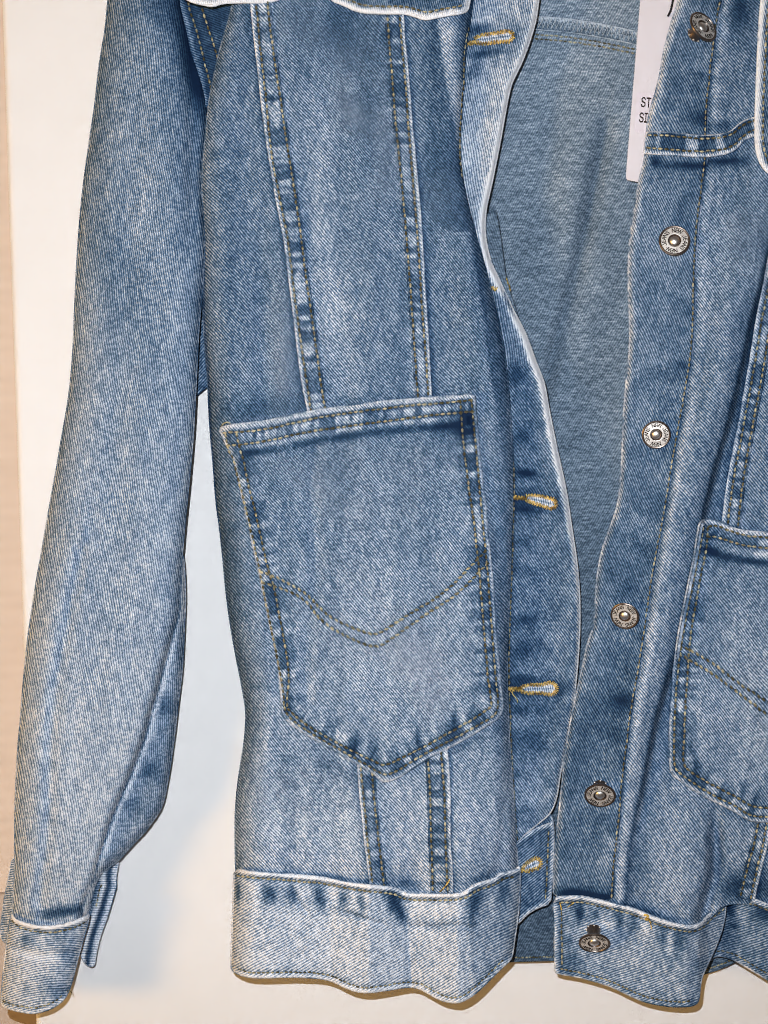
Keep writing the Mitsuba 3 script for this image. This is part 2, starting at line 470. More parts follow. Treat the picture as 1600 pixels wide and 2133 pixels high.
def d_back(u, v):
    d = 0.014 + 0.004 * nz(u, v, 260, 700, 21)
    dist, sd, s = lCR.at(u, v)
    d = d - 0.0045 * gauss(sd, 16) + 0.003 * gauss(sd + 45, 40) + 0.002 * gauss(sd - 40, 40)
    d = d + 0.0035 * gauss(u - np.interp(v, [0, 900, 2000], [1180, 1180, 1120]), 60)
    return d + 0.0004 * nz(u, v, 24, 24, 22)


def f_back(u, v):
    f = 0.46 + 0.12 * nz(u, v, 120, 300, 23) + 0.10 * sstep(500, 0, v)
    f = f - 0.14 * gauss(lCR.at(u, v)[1], 11) - 0.10 * sstep(600, 1300, v) - 0.16 * sstep(1500, 1800, v)  # first term puts the crease shadow into the colour
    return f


BACK = [(470, 120), (1000, -14), (1430, -14), (1560, 200), (1590, 1500), (1560, 1980), (1300, 1995), (1160, 2000), (1060, 2003), (900, 2000), (520, 1980), (525, 1500), (470, 1100), (448, 780)]
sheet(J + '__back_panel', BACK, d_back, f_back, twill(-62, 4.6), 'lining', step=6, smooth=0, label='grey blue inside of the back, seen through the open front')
OV_T = Line([(1100, 32), (1125, 36), (1180, 39), (1250, 50), (1300, 60), (1360, 74)])
OV_B = Line([(1095, 58), (1120, 61), (1180, 65), (1250, 76), (1300, 86), (1360, 100)])
ovp = np.vstack([OV_T.p[::4], OV_B.p[::-4]])
d_ov = lambda u, v: d_back(u, v) + 0.0016
sheet(J + '__back_panel__overlocked_seam', ovp, d_ov, lambda u, v: 0.36 + 0.5 * nz(u, v, 9, 9, 31) + 0.5 * gauss(OV_T.at(u, v)[0], 6), twill(60, 5), 'lining', step=4, rim_fade=0.9, smooth=0)
zz_pts = []
for i, s in enumerate(np.arange(0, min(OV_T.len[-1], OV_B.len[-1]), 4.5)):
    ln = OV_T if i % 2 else OV_B
    zz_pts.append((np.interp(s, ln.len, ln.p[:, 0]), np.interp(s, ln.len, ln.p[:, 1]) + (2 if i % 2 else -4)))
zz_pts = np.array(zz_pts)
k_ = numbered(J + '__back_panel__overlock_thread')
scene[k_] = mikit.ply(tube(at(zz_pts[:, 0], zz_pts[:, 1], d_ov(zz_pts[:, 0], zz_pts[:, 1]) + 0.0005), 1.9 * MM, 5), 'pale_thread', smooth=True)
labels[k_] = {'kind': 'stuff'}
for o in (11, 20):
    stitches(J + '__back_panel__stitch_row', OV_B.offset(o)[::6], d_back, pitch=10, r=1.7, lift=1.1)
stitches(J + '__back_panel__hem_stitch', [(1050, 1996), (1100, 1995), (1165, 1993)], d_back, pitch=7, r=1.8, lift=1.0)

# ------------------------------------------------------------------ right sleeve of the wearer (left in view)
lSG = Line([(170, 1150), (130, 1350), (108, 1500), (103, 1600), (104, 1680), (95, 1780), (82, 1880)])
lSG2 = Line([(300, 30), (330, 200), (335, 420), (320, 700), (300, 950), (270, 1250), (220, 1500)])
lSG3 = Line([(390, 20), (398, 150), (402, 260), (400, 420), (396, 560)])


def d_sleeve(u, v):
    a, b = lSL.at(u, v)[0], lSR.at(u, v)[0]
    hgt = np.interp(v, [0, 300, 900, 1300, 1600, 1800, 1920], [0.026, 0.026, 0.026, 0.026, 0.025, 0.021, 0.016])
    d = 0.016 + hgt * (1 - 0.85 * round_off(a, 85)) * (1 - 0.55 * round_off(b, np.interp(v, [0, 200, 500, 1200, 1400, 1900], [100, 80, 70, 60, 25, 16])))
    d = d + 0.0022 * nz(u, v, 70, 420, 41) + 0.0035 * nz(u, v, 160, 800, 42)
    d = d - 0.0028 * gauss(lSG.at(u, v)[1], 13) + 0.0016 * gauss(lSG.at(u, v)[1] - 30, 24) + 0.002 * gauss(lSG2.at(u, v)[1], 50)
    d = d - 0.003 * gauss(lSG3.at(u, v)[1], 16) * sstep(620, 400, v)
    return d + 0.00035 * nz(u, v, 14, 20, 43)


def f_sleeve(u, v):
    b = lSR.at(u, v)[0]
    f = np.interp(v, [0, 200, 450, 700, 1000, 1300, 1600, 1900], [0.46, 0.49, 0.53, 0.56, 0.62, 0.66, 0.69, 0.71])
    f = f + 0.12 * nz(u, v, 90, 360, 44) + 0.10 * nz(u, v, 26, 300, 45)
    f = f + blobs(u, v, [(392, 90, 26, 120, -12, -0.30), (410, 190, 18, 60, -8, -0.22), (330, 10, 50, 40, 0, -0.12), (250, 560, 60, 120, 5, -0.05), (300, 430, 40, 90, 0, 0.05),  # first two marks: shade of the inward fold put into the colour
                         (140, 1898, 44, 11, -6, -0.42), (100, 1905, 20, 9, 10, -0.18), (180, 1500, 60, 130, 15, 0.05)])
    f = f - 0.12 * gauss(b, 10) * sstep(600, 300, v) + 0.04 * gauss(b - 8, 6) * sstep(1250, 1350, v)  # first term: shade along the armhole fold, painted into the fade
    return f


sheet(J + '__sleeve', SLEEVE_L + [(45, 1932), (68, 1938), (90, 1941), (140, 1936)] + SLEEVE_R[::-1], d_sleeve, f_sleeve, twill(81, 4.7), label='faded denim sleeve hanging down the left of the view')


def d_under(u, v):
    a = lUR.at(u, v)[0]
    return 0.0165 + 0.012 * (1 - round_off(a, 26)) + 0.002 * nz(u, v, 40, 120, 51) - 0.004 * sstep(1800, 1900, v)


def f_under(u, v):
    sd = lSR.at(u, v)[0]
    f = 0.58 + 0.16 * nz(u, v, 40, 90, 52) + 0.30 * gauss(sd - 7, 6) - 0.40 * gauss(sd, 3)
    f = f + blobs(u, v, [(345, 1470, 16, 22, 20, -0.20), (310, 1605, 26, 18, 0, -0.22), (280, 1680, 28, 20, 0, -0.16), (360, 1330, 18, 60, 10, -0.06)])
    return f


UND = [(352, 1140)] + UNDER_R[1:] + [(160, 1900), (178, 1850), (192, 1812), (220, 1722), (260, 1625), (290, 1545), (320, 1440), (348, 1340), (360, 1260), (362, 1180)]
sheet(J + '__sleeve_underside', UND, d_under, f_under, twill(86, 4.4), label='underarm side of the denim sleeve')

# folded underarm piece that closes the gap
sheet(J + '__underarm', [(400, 560), (440, 560), (441, 700), (438, 801), (424, 811), (409, 824), (400, 826)], lambda u, v: 0.010 + 0 * u, lambda u, v: 0.36 + 0.1 * nz(u, v, 20, 20, 55), twill(-50, 4.6), step=5, smooth=0)

# sleeve vent with its folded facing, behind the cuff
TAB = [(247, 1794), (244, 1810), (241, 1830), (242, 1846), (239, 1858), (232, 1882), (224, 1908), (215, 1932), (208, 1952), (203, 1972), (199, 1992), (197, 2010), (190, 2014),
       (180, 2010), (172, 1999), (164, 1976), (166, 1930), (176, 1880), (192, 1840), (206, 1822), (228, 1806)]
lTAB = Line(TAB[:12])
d_tab = lambda u, v: 0.012 - 0.0025 * gauss(lTAB.at(u, v)[0] - 15, 4) + 0.002 * gauss(lTAB.at(u, v)[0] - 26, 6)


def f_tab(u, v):
    x = lTAB.at(u, v)[0]
    s = lTAB.at(u, v)[2]
    f = 0.82 - 0.72 * gauss(x - 15, 4.5) + 0.05 * gauss(x - 25, 6) - 0.45 * sstep(30, 36, x)
    return f + sstep(30, 36, x) * 0.35 * np.sin(s / 7.5 * 2 * np.pi) * 0.6 + 0.1 * nz(u, v, 8, 8, 56)


kt = sheet(J + '__cuff_tab', TAB, d_tab, f_tab, lambda u, v: v / 5.0, step=3.0, smooth=1, rim_fade=0.55, label='turned dark edge of the sleeve opening beside the cuff')
stitches(J + '__cuff_tab__stitch_row', [(214, 1842), (207, 1850), (204, 1870), (200, 1890)], d_tab, pitch=10, r=1.7)

# cuff
CUFF = [(25, 1902), (30, 1913), (44, 1921), (68, 1927), (90, 1930), (112, 1930), (140, 1924), (165, 1916), (180, 1908), (186, 1902), (182, 1925), (175, 1947), (168, 1972), (160, 2002), (150, 2042),
        (142, 2066), (134, 2080), (122, 2091), (104, 2102), (84, 2108), (68, 2111), (40, 2107), (18, 2101), (3, 2094), (4, 2070), (6, 2040), (11, 1995), (17, 1945), (21, 1918)]
lCT, lCB, lCL, lCRt = Line(CUFF[:10]), Line(CUFF[15:24]), Line(CUFF[23:] + CUFF[:1]), Line(CUFF[9:16])


def d_cuff(u, v):
    a, b = lCL.at(u, v)[0], lCRt.at(u, v)[0]
    d = 0.020 + 0.018 * (1 - 0.8 * round_off(a, 90)) * (1 - 0.6 * round_off(b, 50))
    t = lCT.at(u, v)[0]
    return d + 0.0014 * gauss(t - 4, 4) - 0.0008 * gauss(t - 12, 4) - 0.0006 * gauss(lCB.at(u, v)[0] - 9, 3) + 0.0014 * nz(u, v, 60, 40, 61) + 0.0003 * nz(u, v, 12, 12, 62) \
        - 0.0012 * gauss(v - np.interp(u, [10, 80, 160], [1968, 1992, 1985]), 9)


def f_cuff(u, v):
    t, bt = lCT.at(u, v)[0], lCB.at(u, v)[0]
    f = 0.80 + 0.12 * nz(u, v, 60, 40, 63) + 0.08 * nz(u, v, 20, 8, 64)
    f = f + (0.36 + 0.5 * nz(u, v, 16, 16, 67)) * gauss(t - 2, 4.5) - 0.22 * gauss(t - 13, 5) - 0.16 * gauss(bt - 8, 3.5) + 0.1 * gauss(bt, 4)
    return f + blobs(u, v, [(55, 1958, 14, 14, 0, -0.26), (125, 1955, 24, 30, 0, -0.16), (140, 2000, 22, 40, 10, -0.12), (110, 2060, 36, 30, 0, -0.16), (60, 1990, 40, 6, 8, 0.06)])


def ph_cuff(u, v):
    return (v + 0.12 * (u - 60) - 0.0016 * (u - 90) ** 2 + 6 * nz(u, v, 80, 60, 65)) / 4.9


sheet(J + '__cuff', CUFF, d_cuff, f_cuff, ph_cuff, step=3.2, rim_fade=0.70, thick=6, label='pale denim cuff with a white rolled seam')
stitches(J + '__cuff__stitch_row', [(24, 1916), (32, 1926), (46, 1934), (68, 1940), (90, 1943), (112, 1943), (140, 1937), (165, 1928), (180, 1920)], d_cuff, pitch=10, r=1.8)
stitches(J + '__cuff__stitch_row', [(6, 2085), (22, 2092), (42, 2097), (68, 2101), (84, 2098), (102, 2093), (120, 2082), (130, 2073)], d_cuff, pitch=9, r=1.6)
CUFB = [(28, 1786), (23, 1798), (18, 1830), (11, 1862), (5, 1900), (1, 1938), (2, 1955), (14, 1967), (30, 1960), (40, 1900), (40, 1800)]
sheet(J + '__cuff_back', CUFB, lambda u, v: 0.006 + 0.010 * sstep(0, 34, u), lambda u, v: 0.70 + 0.12 * nz(u, v, 10, 30, 66), lambda u, v: (v + 0.15 * u) / 4.9, step=4, rim_fade=0.8)

# ------------------------------------------------------------------ front panel at the left of the view
SEAM_A = dict(ridge=[(521, -14), (523, 5), (528, 60), (535, 120), (542, 180), (548, 240), (555, 290), (561, 325), (567, 360), (573, 400), (583, 450), (593, 500), (600, 560), (607, 612), (614, 670),
                     (622, 740), (630, 800), (637, 832), (646, 872)],
              s1=[(532, -14), (534, 10), (540, 80), (549, 160), (556, 230), (562, 290), (570, 350), (580, 400), (590, 450), (600, 500), (607, 560), (615, 630), (624, 690), (632, 750), (641, 810), (650, 872)],
              s2=[(556, -14), (558, 10), (563, 60), (570, 110), (577, 160), (585, 210), (592, 260), (599, 310), (606, 350), (614, 400), (621, 450), (628, 500), (635, 560), (645, 630), (654, 690), (662, 750), (670, 810), (680, 868)])
SEAM_B = dict(ridge=[(835, -14), (840, 40), (845, 100), (850, 160), (855, 220), (860, 280), (866, 340), (871, 400), (876, 450), (880, 520), (885, 600), (890, 680), (894, 750), (898, 838)],
              s1=[(829, -14), (833, 40), (838, 100), (843, 150), (847, 200), (850, 250), (854, 300), (859, 360), (864, 420), (869, 480), (872, 520), (876, 580), (879, 640), (884, 700), (888, 750), (893, 838)],
              s2=[(804, -14), (808, 40), (811, 90), (815, 130), (818, 180), (822, 230), (827, 280), (832, 330), (838, 390), (844, 460), (849, 520), (855, 600), (862, 700), (866, 760), (872, 842)])
SEAM_C = dict(ridge=[(743, 1560), (747, 1600), (750, 1650), (756, 1700), (760, 1750), (766, 1790), (773, 1852)],
              s1=[(748, 1560), (752, 1605), (756, 1650), (761, 1700), (765, 1750), (770, 1790), (777, 1852)],
              s2=[(771, 1570), (775, 1610), (779, 1660), (785, 1720), (789, 1755), (794, 1795), (801, 1852)])
SEAM_D = dict(ridge=[(930, 1550), (933, 1590), (937, 1650), (938, 1750), (941, 1800), (943, 1870)],
              s1=[(918, 1550), (921, 1590), (926, 1650), (928, 1750), (930, 1800), (933, 1870)],
              s2=[(890, 1560), (893, 1595), (896, 1650), (898, 1750), (900, 1800), (903, 1870)])


class Seam:
    def __init__(self, c, seed):
        self.ridge, self.s1, self.s2 = Line(c['ridge']), Line(c['s1']), Line(c['s2'])
        n = 160
        q = lambda l: resample(l.p, l.len[-1] / n)[:n]
        self.mid = Line((q(self.s1) + q(self.s2)) / 2, 0)
        self.seed = seed
        self.out = 1 if np.mean(self.ridge.at(self.mid.p[:, 0], self.mid.p[:, 1])[1]) < 0 else -1   # sign of the side away from the strip
        o2 = 1 if np.mean(self.s2.at(self.mid.p[:, 0], self.mid.p[:, 1])[1]) < 0 else -1
        self.poly = np.vstack([resample(self.ridge.p, 12), resample(self.s2.offset(4 * o2), 12)[::-1]])

    def rope(self, u, v):
        d, sd, s = self.mid.at(u, v)
        r = n1(s / 11.0 + 0.010 * sd, self.seed, 2)
        return sstep(0.28, 0.72, r), d, s

    def fade_strip(self, u, v):
        r, d, s = self.rope(u, v)
        f = 0.29 + 0.36 * r + 0.30 * nz(u, v, 9, 9, self.seed + 1)
        f = f + 0.14 * (n1(s / 150.0, self.seed + 7) - 0.5)
        q_ = near([self.s1, self.s2], u, v, 3.8)
        f = f + (0.06 - f) * 0.70 * q_
        w = gauss(self.ridge.at(u, v)[0], 5)
        return f * (1 - w) + (0.80 + 0.25 * nz(u, v, 5, 14, self.seed + 2)) * w

    def bump_strip(self, u, v):
        r, d, s = self.rope(u, v)
        return 0.0014 + 0.0005 * r - 0.0007 * near([self.s1, self.s2], u, v, 3.0)

    def fade_around(self, u, v):
        r, d, s = self.rope(u, v)
        sd = self.ridge.at(u, v)[1] * self.out
        f = -0.26 * np.where(sd > -2, gauss(sd, 9), 0)  # beside the ridge: unfaded indigo plus its shadow, put into the fade
        d2 = self.s2.at(u, v)[0]
        return f + np.where(sd < 0, gauss(d2, 13) * (0.24 * r - 0.10), 0)


seams = [Seam(SEAM_A, 71), Seam(SEAM_B, 75), Seam(SEAM_C, 79), Seam(SEAM_D, 83)]
lCREASE = Line([(905, -14), (912, 60), (925, 150), (940, 230), (955, 310), (966, 385)])
lG1 = Line([(660, 930), (648, 1000), (655, 1100), (662, 1200), (640, 1320), (640, 1450)])
lG2 = Line([(520, 30), (505, 200), (515, 400), (545, 620), (560, 830)])
lG3 = Line([(980, 900), (1010, 1100), (1035, 1300), (1045, 1500), (1020, 1800)])


def d_front(u, v):
    a, b = lBL.at(u, v)[0], lBR.at(u, v)[0]
    wl_ = np.interp(v, [0, 250, 600, 1000, 1300, 1500, 1800], [50, 45, 45, 70, 70, 60, 60])
    wr_ = np.interp(v, [0, 350, 450, 900, 1500, 1800], [80, 40, 40, 60, 45, 40])
    hr_ = np.interp(v, [0, 350, 500, 1500, 1800], [0.012, 0.010, 0.010, 0.012, 0.012])
    hl_ = np.interp(v, [0, 250, 500, 800, 1000, 1800], [0.012, 0.010, 0.016, 0.028, 0.030, 0.026])
    base = np.interp(v, [0, 600, 1200, 1600, 1800, 1850], [0.048, 0.048, 0.050, 0.051, 0.0505, 0.048])
    d = base - hl_ * round_off(a, wl_) - hr_ * round_off(b, wr_)
    d = d + 0.0045 * nz(u, v, 130, 700, 91) + 0.0024 * nz(u, v, 50, 420, 92)
    d = d + 0.004 * gauss(u - np.interp(v, [0, 400, 800], [960, 975, 1010]), 46) * sstep(900, 600, v)
    d = d - 0.0022 * gauss(lG1.at(u, v)[1], 15) - 0.0022 * gauss(lG2.at(u, v)[1], 30)
    d = d - 0.002 * gauss(lG3.at(u, v)[1] + 22, 12)
    w = sstep(1560, 1850, v)
    d = d + w * np.interp(u, [490, 560, 690, 770, 855, 950, 1000, 1080], [0, 0.001, -0.002, 0.004, -0.003, 0.008, 0.004, -0.008])
    return d + 0.00035 * nz(u, v, 14, 18, 93)


def f_front(u, v):
    f = np.interp(v, [0, 200, 500, 800, 1100, 1400, 1560, 1700, 1850], [0.42, 0.48, 0.50, 0.48, 0.47, 0.51, 0.56, 0.65, 0.68])
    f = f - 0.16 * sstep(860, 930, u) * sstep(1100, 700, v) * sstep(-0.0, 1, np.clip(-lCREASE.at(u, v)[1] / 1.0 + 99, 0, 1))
    f = f + 0.12 * nz(u, v, 60, 480, 94) + 0.16 * nz(u, v, 30, 600, 95)  # tall streaks: light and shade of soft folds put into the colour
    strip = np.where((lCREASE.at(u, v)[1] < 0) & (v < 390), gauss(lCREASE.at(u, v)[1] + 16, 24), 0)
    f = f + 0.34 * strip  # crease face turned to the light, its brightness painted in
    for s in seams:
        f = f + s.fade_around(u, v)
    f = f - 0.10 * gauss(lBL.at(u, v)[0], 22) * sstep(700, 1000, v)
    f = f + blobs(u, v, [(700, 60, 50, 60, 0, -0.10), (640, 300, 46, 140, -8, 0.10), (720, 650, 60, 120, 0, 0.06), (760, 180, 20, 150, -4, -0.08), (690, 620, 26, 150, -10, 0.08),  # the tall dark streak here is fold shade in the colour
                         (540, 850, 90, 26, -8, -0.14), (820, 830, 160, 18, -6, -0.06), (480, 470, 30, 200, 0, -0.05), (600, 560, 60, 80, 0, -0.05), (1010, 300, 30, 90, 0, -0.05),
                         (960, 520, 30, 200, -10, -0.06), (620, 1640, 90, 50, 0, -0.04), (860, 1700, 40, 60, 0, 0.06), (560, 1822, 40, 7, 2, -0.30), (690, 1830, 60, 8, 6, -0.26), (790, 1842, 26, 9, 6, -0.36),
                         (850, 1840, 28, 12, 10, -0.20), (1000, 1830, 40, 10, -18, -0.22), (700, 1600, 60, 16, 30, -0.16), (960, 1555, 50, 10, -28, -0.14)])
    f = f - 0.16 * near([lPSEAM], u, v, 4) * sstep(400, 340, v)
    return f


lPSEAM = Line(PLACKET_SEAM)
BODY_B = [(560, 1856), (680, 1866), (760, 1880), (840, 1892), (960, 1892), (1000, 1866), (1050, 1846)]
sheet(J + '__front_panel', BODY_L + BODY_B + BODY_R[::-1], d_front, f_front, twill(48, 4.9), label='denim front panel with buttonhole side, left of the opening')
for c_, s in zip((SEAM_A, SEAM_B, SEAM_C, SEAM_D), seams):
    dd = lambda u, v, s=s: d_front(u, v) + s.bump_strip(u, v)
    sheet(J + '__front_panel__seam_strip', s.poly, dd, s.fade_strip, twill(48, 4.9), step=3.0, thick=5.5, rim_fade=None, smooth=0)
    stitches(J + '__front_panel__stitch_row', s.s1, dd)
    stitches(J + '__front_panel__stitch_row', s.s2, dd)
stitches(J + '__front_panel__stitch_row', PLACKET_SEAM[2:], d_front, pitch=12, r=1.6)

# armhole seam deep in the fold between sleeve and front
ARM = [(368, -14), (500, -14), (492, 40), (470, 90), (452, 165), (440, 225), (424, 222), (408, 150), (388, 70)]
lA1, lA2 = Line([(388, -10), (394, 15), (405, 50), (418, 92), (428, 140), (438, 175), (441, 200)]), Line([(413, -10), (420, 15), (432, 52), (445, 92), (454, 120), (460, 150)])
lAE = Line([(374, -14), (384, 12), (400, 70), (415, 130), (426, 172), (434, 212)])
d_arm = lambda u, v: 0.031 - 0.006 * sstep(150, 0, v) * 0 - 0.0006 * near([lA1, lA2], u, v, 3.5) + 0.0006 * nz(u, v, 14, 14, 101)
f_arm = lambda u, v: 0.17 + 0.30 * nz(u, v, 16, 16, 102) + 0.34 * gauss(lAE.at(u, v)[1] * 1.0 - 5, 5) - 0.1 * near([lA1, lA2], u, v, 4)
sheet(J + '__armhole_seam', ARM, d_arm, f_arm, twill(20, 4.7), step=4, smooth=0, label='dark unfaded armhole seam in the fold beside the sleeve')
stitches(J + '__armhole_seam__stitch_row', lA1, d_arm)
stitches(J + '__armhole_seam__stitch_row', lA2, d_arm)

# ------------------------------------------------------------------ buttonhole placket
lBAR = [Line([(965, 93), (1070, 78)], 0), Line([(1070, 1037), (1158, 1048)], 0), Line([(1057, 1435), (1160, 1434)], 0)]
PL = [(940, -14)] + [(x - 26, y) for x, y in PLACKET_SEAM[1:-1]] + [(x - 24, y) for x, y in BODY_R[9:26]] + [(1046, 1600), (1050, 1700), (1056, 1765), (1078, 1752), (1090, 1740), (1105, 1727), (1122, 1714), (1144, 1696)] + EDGE[::-1]
lPS2 = Line([(1058, 900), (1070, 960), (1071, 1030), (1069, 1100), (1066, 1200), (1062, 1300), (1060, 1400), (1062, 1470), (1065, 1560), (1070, 1640), (1075, 1720), (1078, 1752)])
lPBOT = Line([(1056, 1768), (1078, 1752), (1090, 1740), (1105, 1727), (1122, 1714), (1144, 1696), (1156, 1672)])


def d_plk(u, v):
    e = lED.at(u, v)[0]
    base = np.interp(v, [0, 350, 500, 650, 900, 1300, 1750], [0.037, 0.0355, 0.0345, 0.034, 0.0335, 0.034, 0.034])
    d = base + 0.0022 * nz(u, v, 90, 260, 111) - 0.004 * round_off(e, 9)
    d = d + np.interp(v, [0, 120, 180, 350, 480, 600, 800, 1200], [0.002, 0.001, 0.002, 0.004, 0.0045, 0.0035, 0.002, 0.002]) * gauss(e - 10, 22)
    d = d + 0.0006 * near(lBAR, u, v, 10) + 0.00035 * nz(u, v, 14, 16, 112)
    d = d - 0.0007 * gauss(lPS2.at(u, v)[0], 3)
    return np.minimum(d, d_front(u, v) * 0 + 0.0385)


def f_plk(u, v):
    e = lED.at(u, v)[0]
    f = np.interp(v, [0, 150, 350, 500, 650, 900, 1100, 1300, 1500, 1750], [0.68, 0.68, 0.69, 0.64, 0.48, 0.41, 0.40, 0.46, 0.44, 0.50])
    f = f + 0.16 * nz(u, v, 50, 60, 113) + 0.18 * nz(u, v, 70, 26, 114)
    wd = np.interp(v, [0, 150, 300, 420, 700, 1000, 1150, 1300, 1700], [9, 10, 9, 13, 14, 12, 8, 5, 4]) * (1 + 0.5 * nz(u, v, 18, 18, 117))
    f = f + (1.0 - f) * np.clip(1.15 * np.exp(-(e / wd) ** 4), 0, 1) * np.interp(v, [0, 1050, 1250, 1700], [1, 1, 0.75, 0.5])
    f = f - 0.22 * near(lBAR, u, v, 15) - 0.12 * near(lBAR, u, v, 34)
    f = f + blobs(u, v, [(985, 62, 26, 10, -14, -0.32), (1005, 112, 42, 9, -8, -0.35), (985, 150, 24, 22, 0, -0.18), (1010, 40, 30, 10, -12, 0.12), (968, 128, 16, 16, 0, 0.12),
                         (1060, 630, 14, 22, -20, -0.35), (1075, 780, 18, 24, 0, -0.26), (1085, 910, 22, 20, 0, -0.16), (1095, 985, 22, 8, 6, -0.34), (1090, 1062, 28, 8, 6, -0.24), (1095, 1010, 24, 7, 4, 0.10),
                         (1085, 1130, 32, 18, 0, -0.16), (1088, 1190, 24, 10, 0, -0.10), (1095, 1290, 34, 12, 0, -0.22), (1090, 1350, 40, 24, 0, -0.18), (1085, 1412, 30, 8, 0, -0.16), (1100, 1400, 50, 8, 0, 0.08),
                         (1085, 1480, 30, 12, 0, -0.20), (1100, 1540, 46, 22, 0, -0.15), (1085, 1620, 18, 14, 0, -0.12), (1110, 1650, 24, 26, 0, 0.08), (1090, 1685, 18, 12, 0, -0.14)])
    return f - 0.2 * gauss(lPS2.at(u, v)[0], 4) - 0.3 * gauss(lPSEAM.at(u, v)[0], 4) * sstep(400, 350, v)


def ph_plk(u, v):
    a, b = twill(80, 4.8)(u, v), twill(54, 4.9)(u, v)
    return np.where(v < 760, a, b)


sheet(J + '__buttonhole_placket', PL, d_plk, f_plk, ph_plk, step=3.6, thick=7, rim_fade=0.98, label='pale buttonhole placket with a white worn edge')
stitches(J + '__buttonhole_placket__stitch_row', lPS2, d_plk, pitch=12, r=1.7)
FAC = [(1000, 470), (1022, 440), (1031, 432), (1040, 480), (1047, 530), (1052, 575), (1063, 612), (1074, 645), (1087, 690), (1100, 722), (1090, 720), (1060, 650), (1020, 570)]
sheet(J + '__placket_facing', FAC, lambda u, v: 0.0265 + 0 * u, lambda u, v: 0.34 + 0.15 * nz(u, v, 16, 30, 116), twill(70), 'lining', step=4)
stitches(J + '__placket_facing__stitch_row', [(1054, 578), (1059, 590), (1064, 606)], lambda u, v: 0.0268 + 0 * u, pitch=6, r=1.4, mat='gold_thread')


def buttonhole_sub(bar, path, depth, w, slot=True, part=J + '__buttonhole_placket'):
    rng = np.random.default_rng(int(bar[0][0] * 7 + bar[0][1]))
    parts = []

    def wind(ln, half, n):
        for x in np.linspace(0, ln.len[-1], n):
            u, v = np.interp(x, ln.len, ln.p[:, 0]), np.interp(x, ln.len, ln.p[:, 1])
            t = np.array([np.interp(x, ln.len, ln.t[:, 0]), np.interp(x, ln.len, ln.t[:, 1])])
            t /= np.linalg.norm(t) + 1e-9
            a = rng.normal(0, 0.16)
            m = np.array([-t[1] + a * t[0], t[0] + a * t[1]])
            k = np.linspace(-1, 1, 5)
            h = half * rng.uniform(0.85, 1.2)
            pu, pv = u + m[0] * k * h, v + m[1] * k * h
            q = np.sqrt(np.clip(1 - k * k, 0, 1))
            d = depth(np.full(5, u), np.full(5, v)) + MM * (0.4 + 2.6 * q)
            parts.append(tube(at(pu, pv, d), 1.25 * MM * (0.7 + 0.3 * q), 5))
    b = Line(bar, 0)
    wind(b, 4.6, max(4, int(b.len[-1] / 2.4)))
    if slot:
        c = Line(path, 2)
        halfw = np.interp(np.linspace(0, 1, len(c.p)), *w)
        n = np.stack([-c.t[:, 1], c.t[:, 0]], 1)
        loop = np.vstack([c.p + n * halfw[:, None], [c.p[-1] + c.t[-1] * halfw[-1] * 0.9], (c.p - n * halfw[:, None])[::-1]])
        lp = Line(loop, 1)
        wind(lp, 4.2, int(lp.len[-1] / 3.0))
        inner = Polygon(loop).buffer(0).buffer(-1.0)
        if inner.geom_type != 'Polygon':
            inner = max(inner.geoms, key=lambda g: g.area)
        sheet(part + '__buttonhole_slot', np.array(inner.simplify(0.6).exterior.coords)[:-1], lambda u, v: depth(u, v) + 0.0004,
              lambda u, v: 0.84 - 0.40 * gauss(c.at(u, v)[0], 1.6), twill(80), step=2.5, thick=2, smooth=0)
    k = numbered(part + '__buttonhole')
    scene[k] = mikit.ply(join(parts), 'gold_thread', smooth=True)


buttonhole_sub([(965, 94), (990, 87)], [(990, 84), (1020, 80), (1050, 76), (1062, 75)], d_plk, ([0, 0.2, 0.7, 1], [4, 9, 9, 11]))
buttonhole_sub([(1018, 598), (1034, 602)], None, d_plk, None, slot=False)
buttonhole_sub([(1069, 1036), (1096, 1038)], [(1097, 1037), (1120, 1041), (1140, 1047), (1152, 1050)], d_plk, ([0, 0.3, 1], [4, 8, 10]))
buttonhole_sub([(1057, 1435), (1086, 1436)], [(1087, 1436), (1110, 1435), (1140, 1435), (1152, 1434)], d_plk, ([0, 0.2, 0.65, 0.8, 1], [4, 8, 8, 11, 12]))
cordline(J + '__buttonhole_placket__loose_thread', [(1066, 1440), (1071, 1450), (1076, 1455), (1078, 1463)], d_plk(np.array([1066, 1071, 1076, 1078]), np.array([1440, 1450, 1455, 1463])) + 0.0009, 0.9, 'gold_thread')

# ------------------------------------------------------------------ waistband under the left front
WT = [(489, 1811), (520, 1816), (580, 1820), (640, 1825), (682, 1829), (720, 1838), (760, 1844), (808, 1848), (828, 1852), (843, 1861), (868, 1863), (900, 1863), (932, 1863), (958, 1862), (974, 1855),
      (985, 1845), (1000, 1840), (1020, 1834), (1034, 1829), (1038, 1820), (1060, 1817), (1076, 1812), (1082, 1804)]
WR = [(1083, 1830), (1081, 1880), (1078, 1912), (1072, 1950), (1067, 1988)]
WB = [(1062, 2000), (1045, 2015), (1025, 2035), (1005, 2055), (986, 2072), (970, 2082), (954, 2088), (935, 2087), (915, 2081), (895, 2070), (876, 2059), (858, 2055), (840, 2056), (818, 2060),
      (790, 2064), (765, 2067), (742, 2065), (718, 2056), (700, 2046), (675, 2038), (640, 2035), (600, 2034), (550, 2036), (520, 2035), (500, 2030), (484, 2021)]
WL = [(482, 2008), (484, 1960), (486, 1900), (488, 1850)]
lWT, lWB, lWR_, lWL_ = Line(WT), Line(WB), Line(WR), Line([(484, 2021)] + WL + [(489, 1811)])


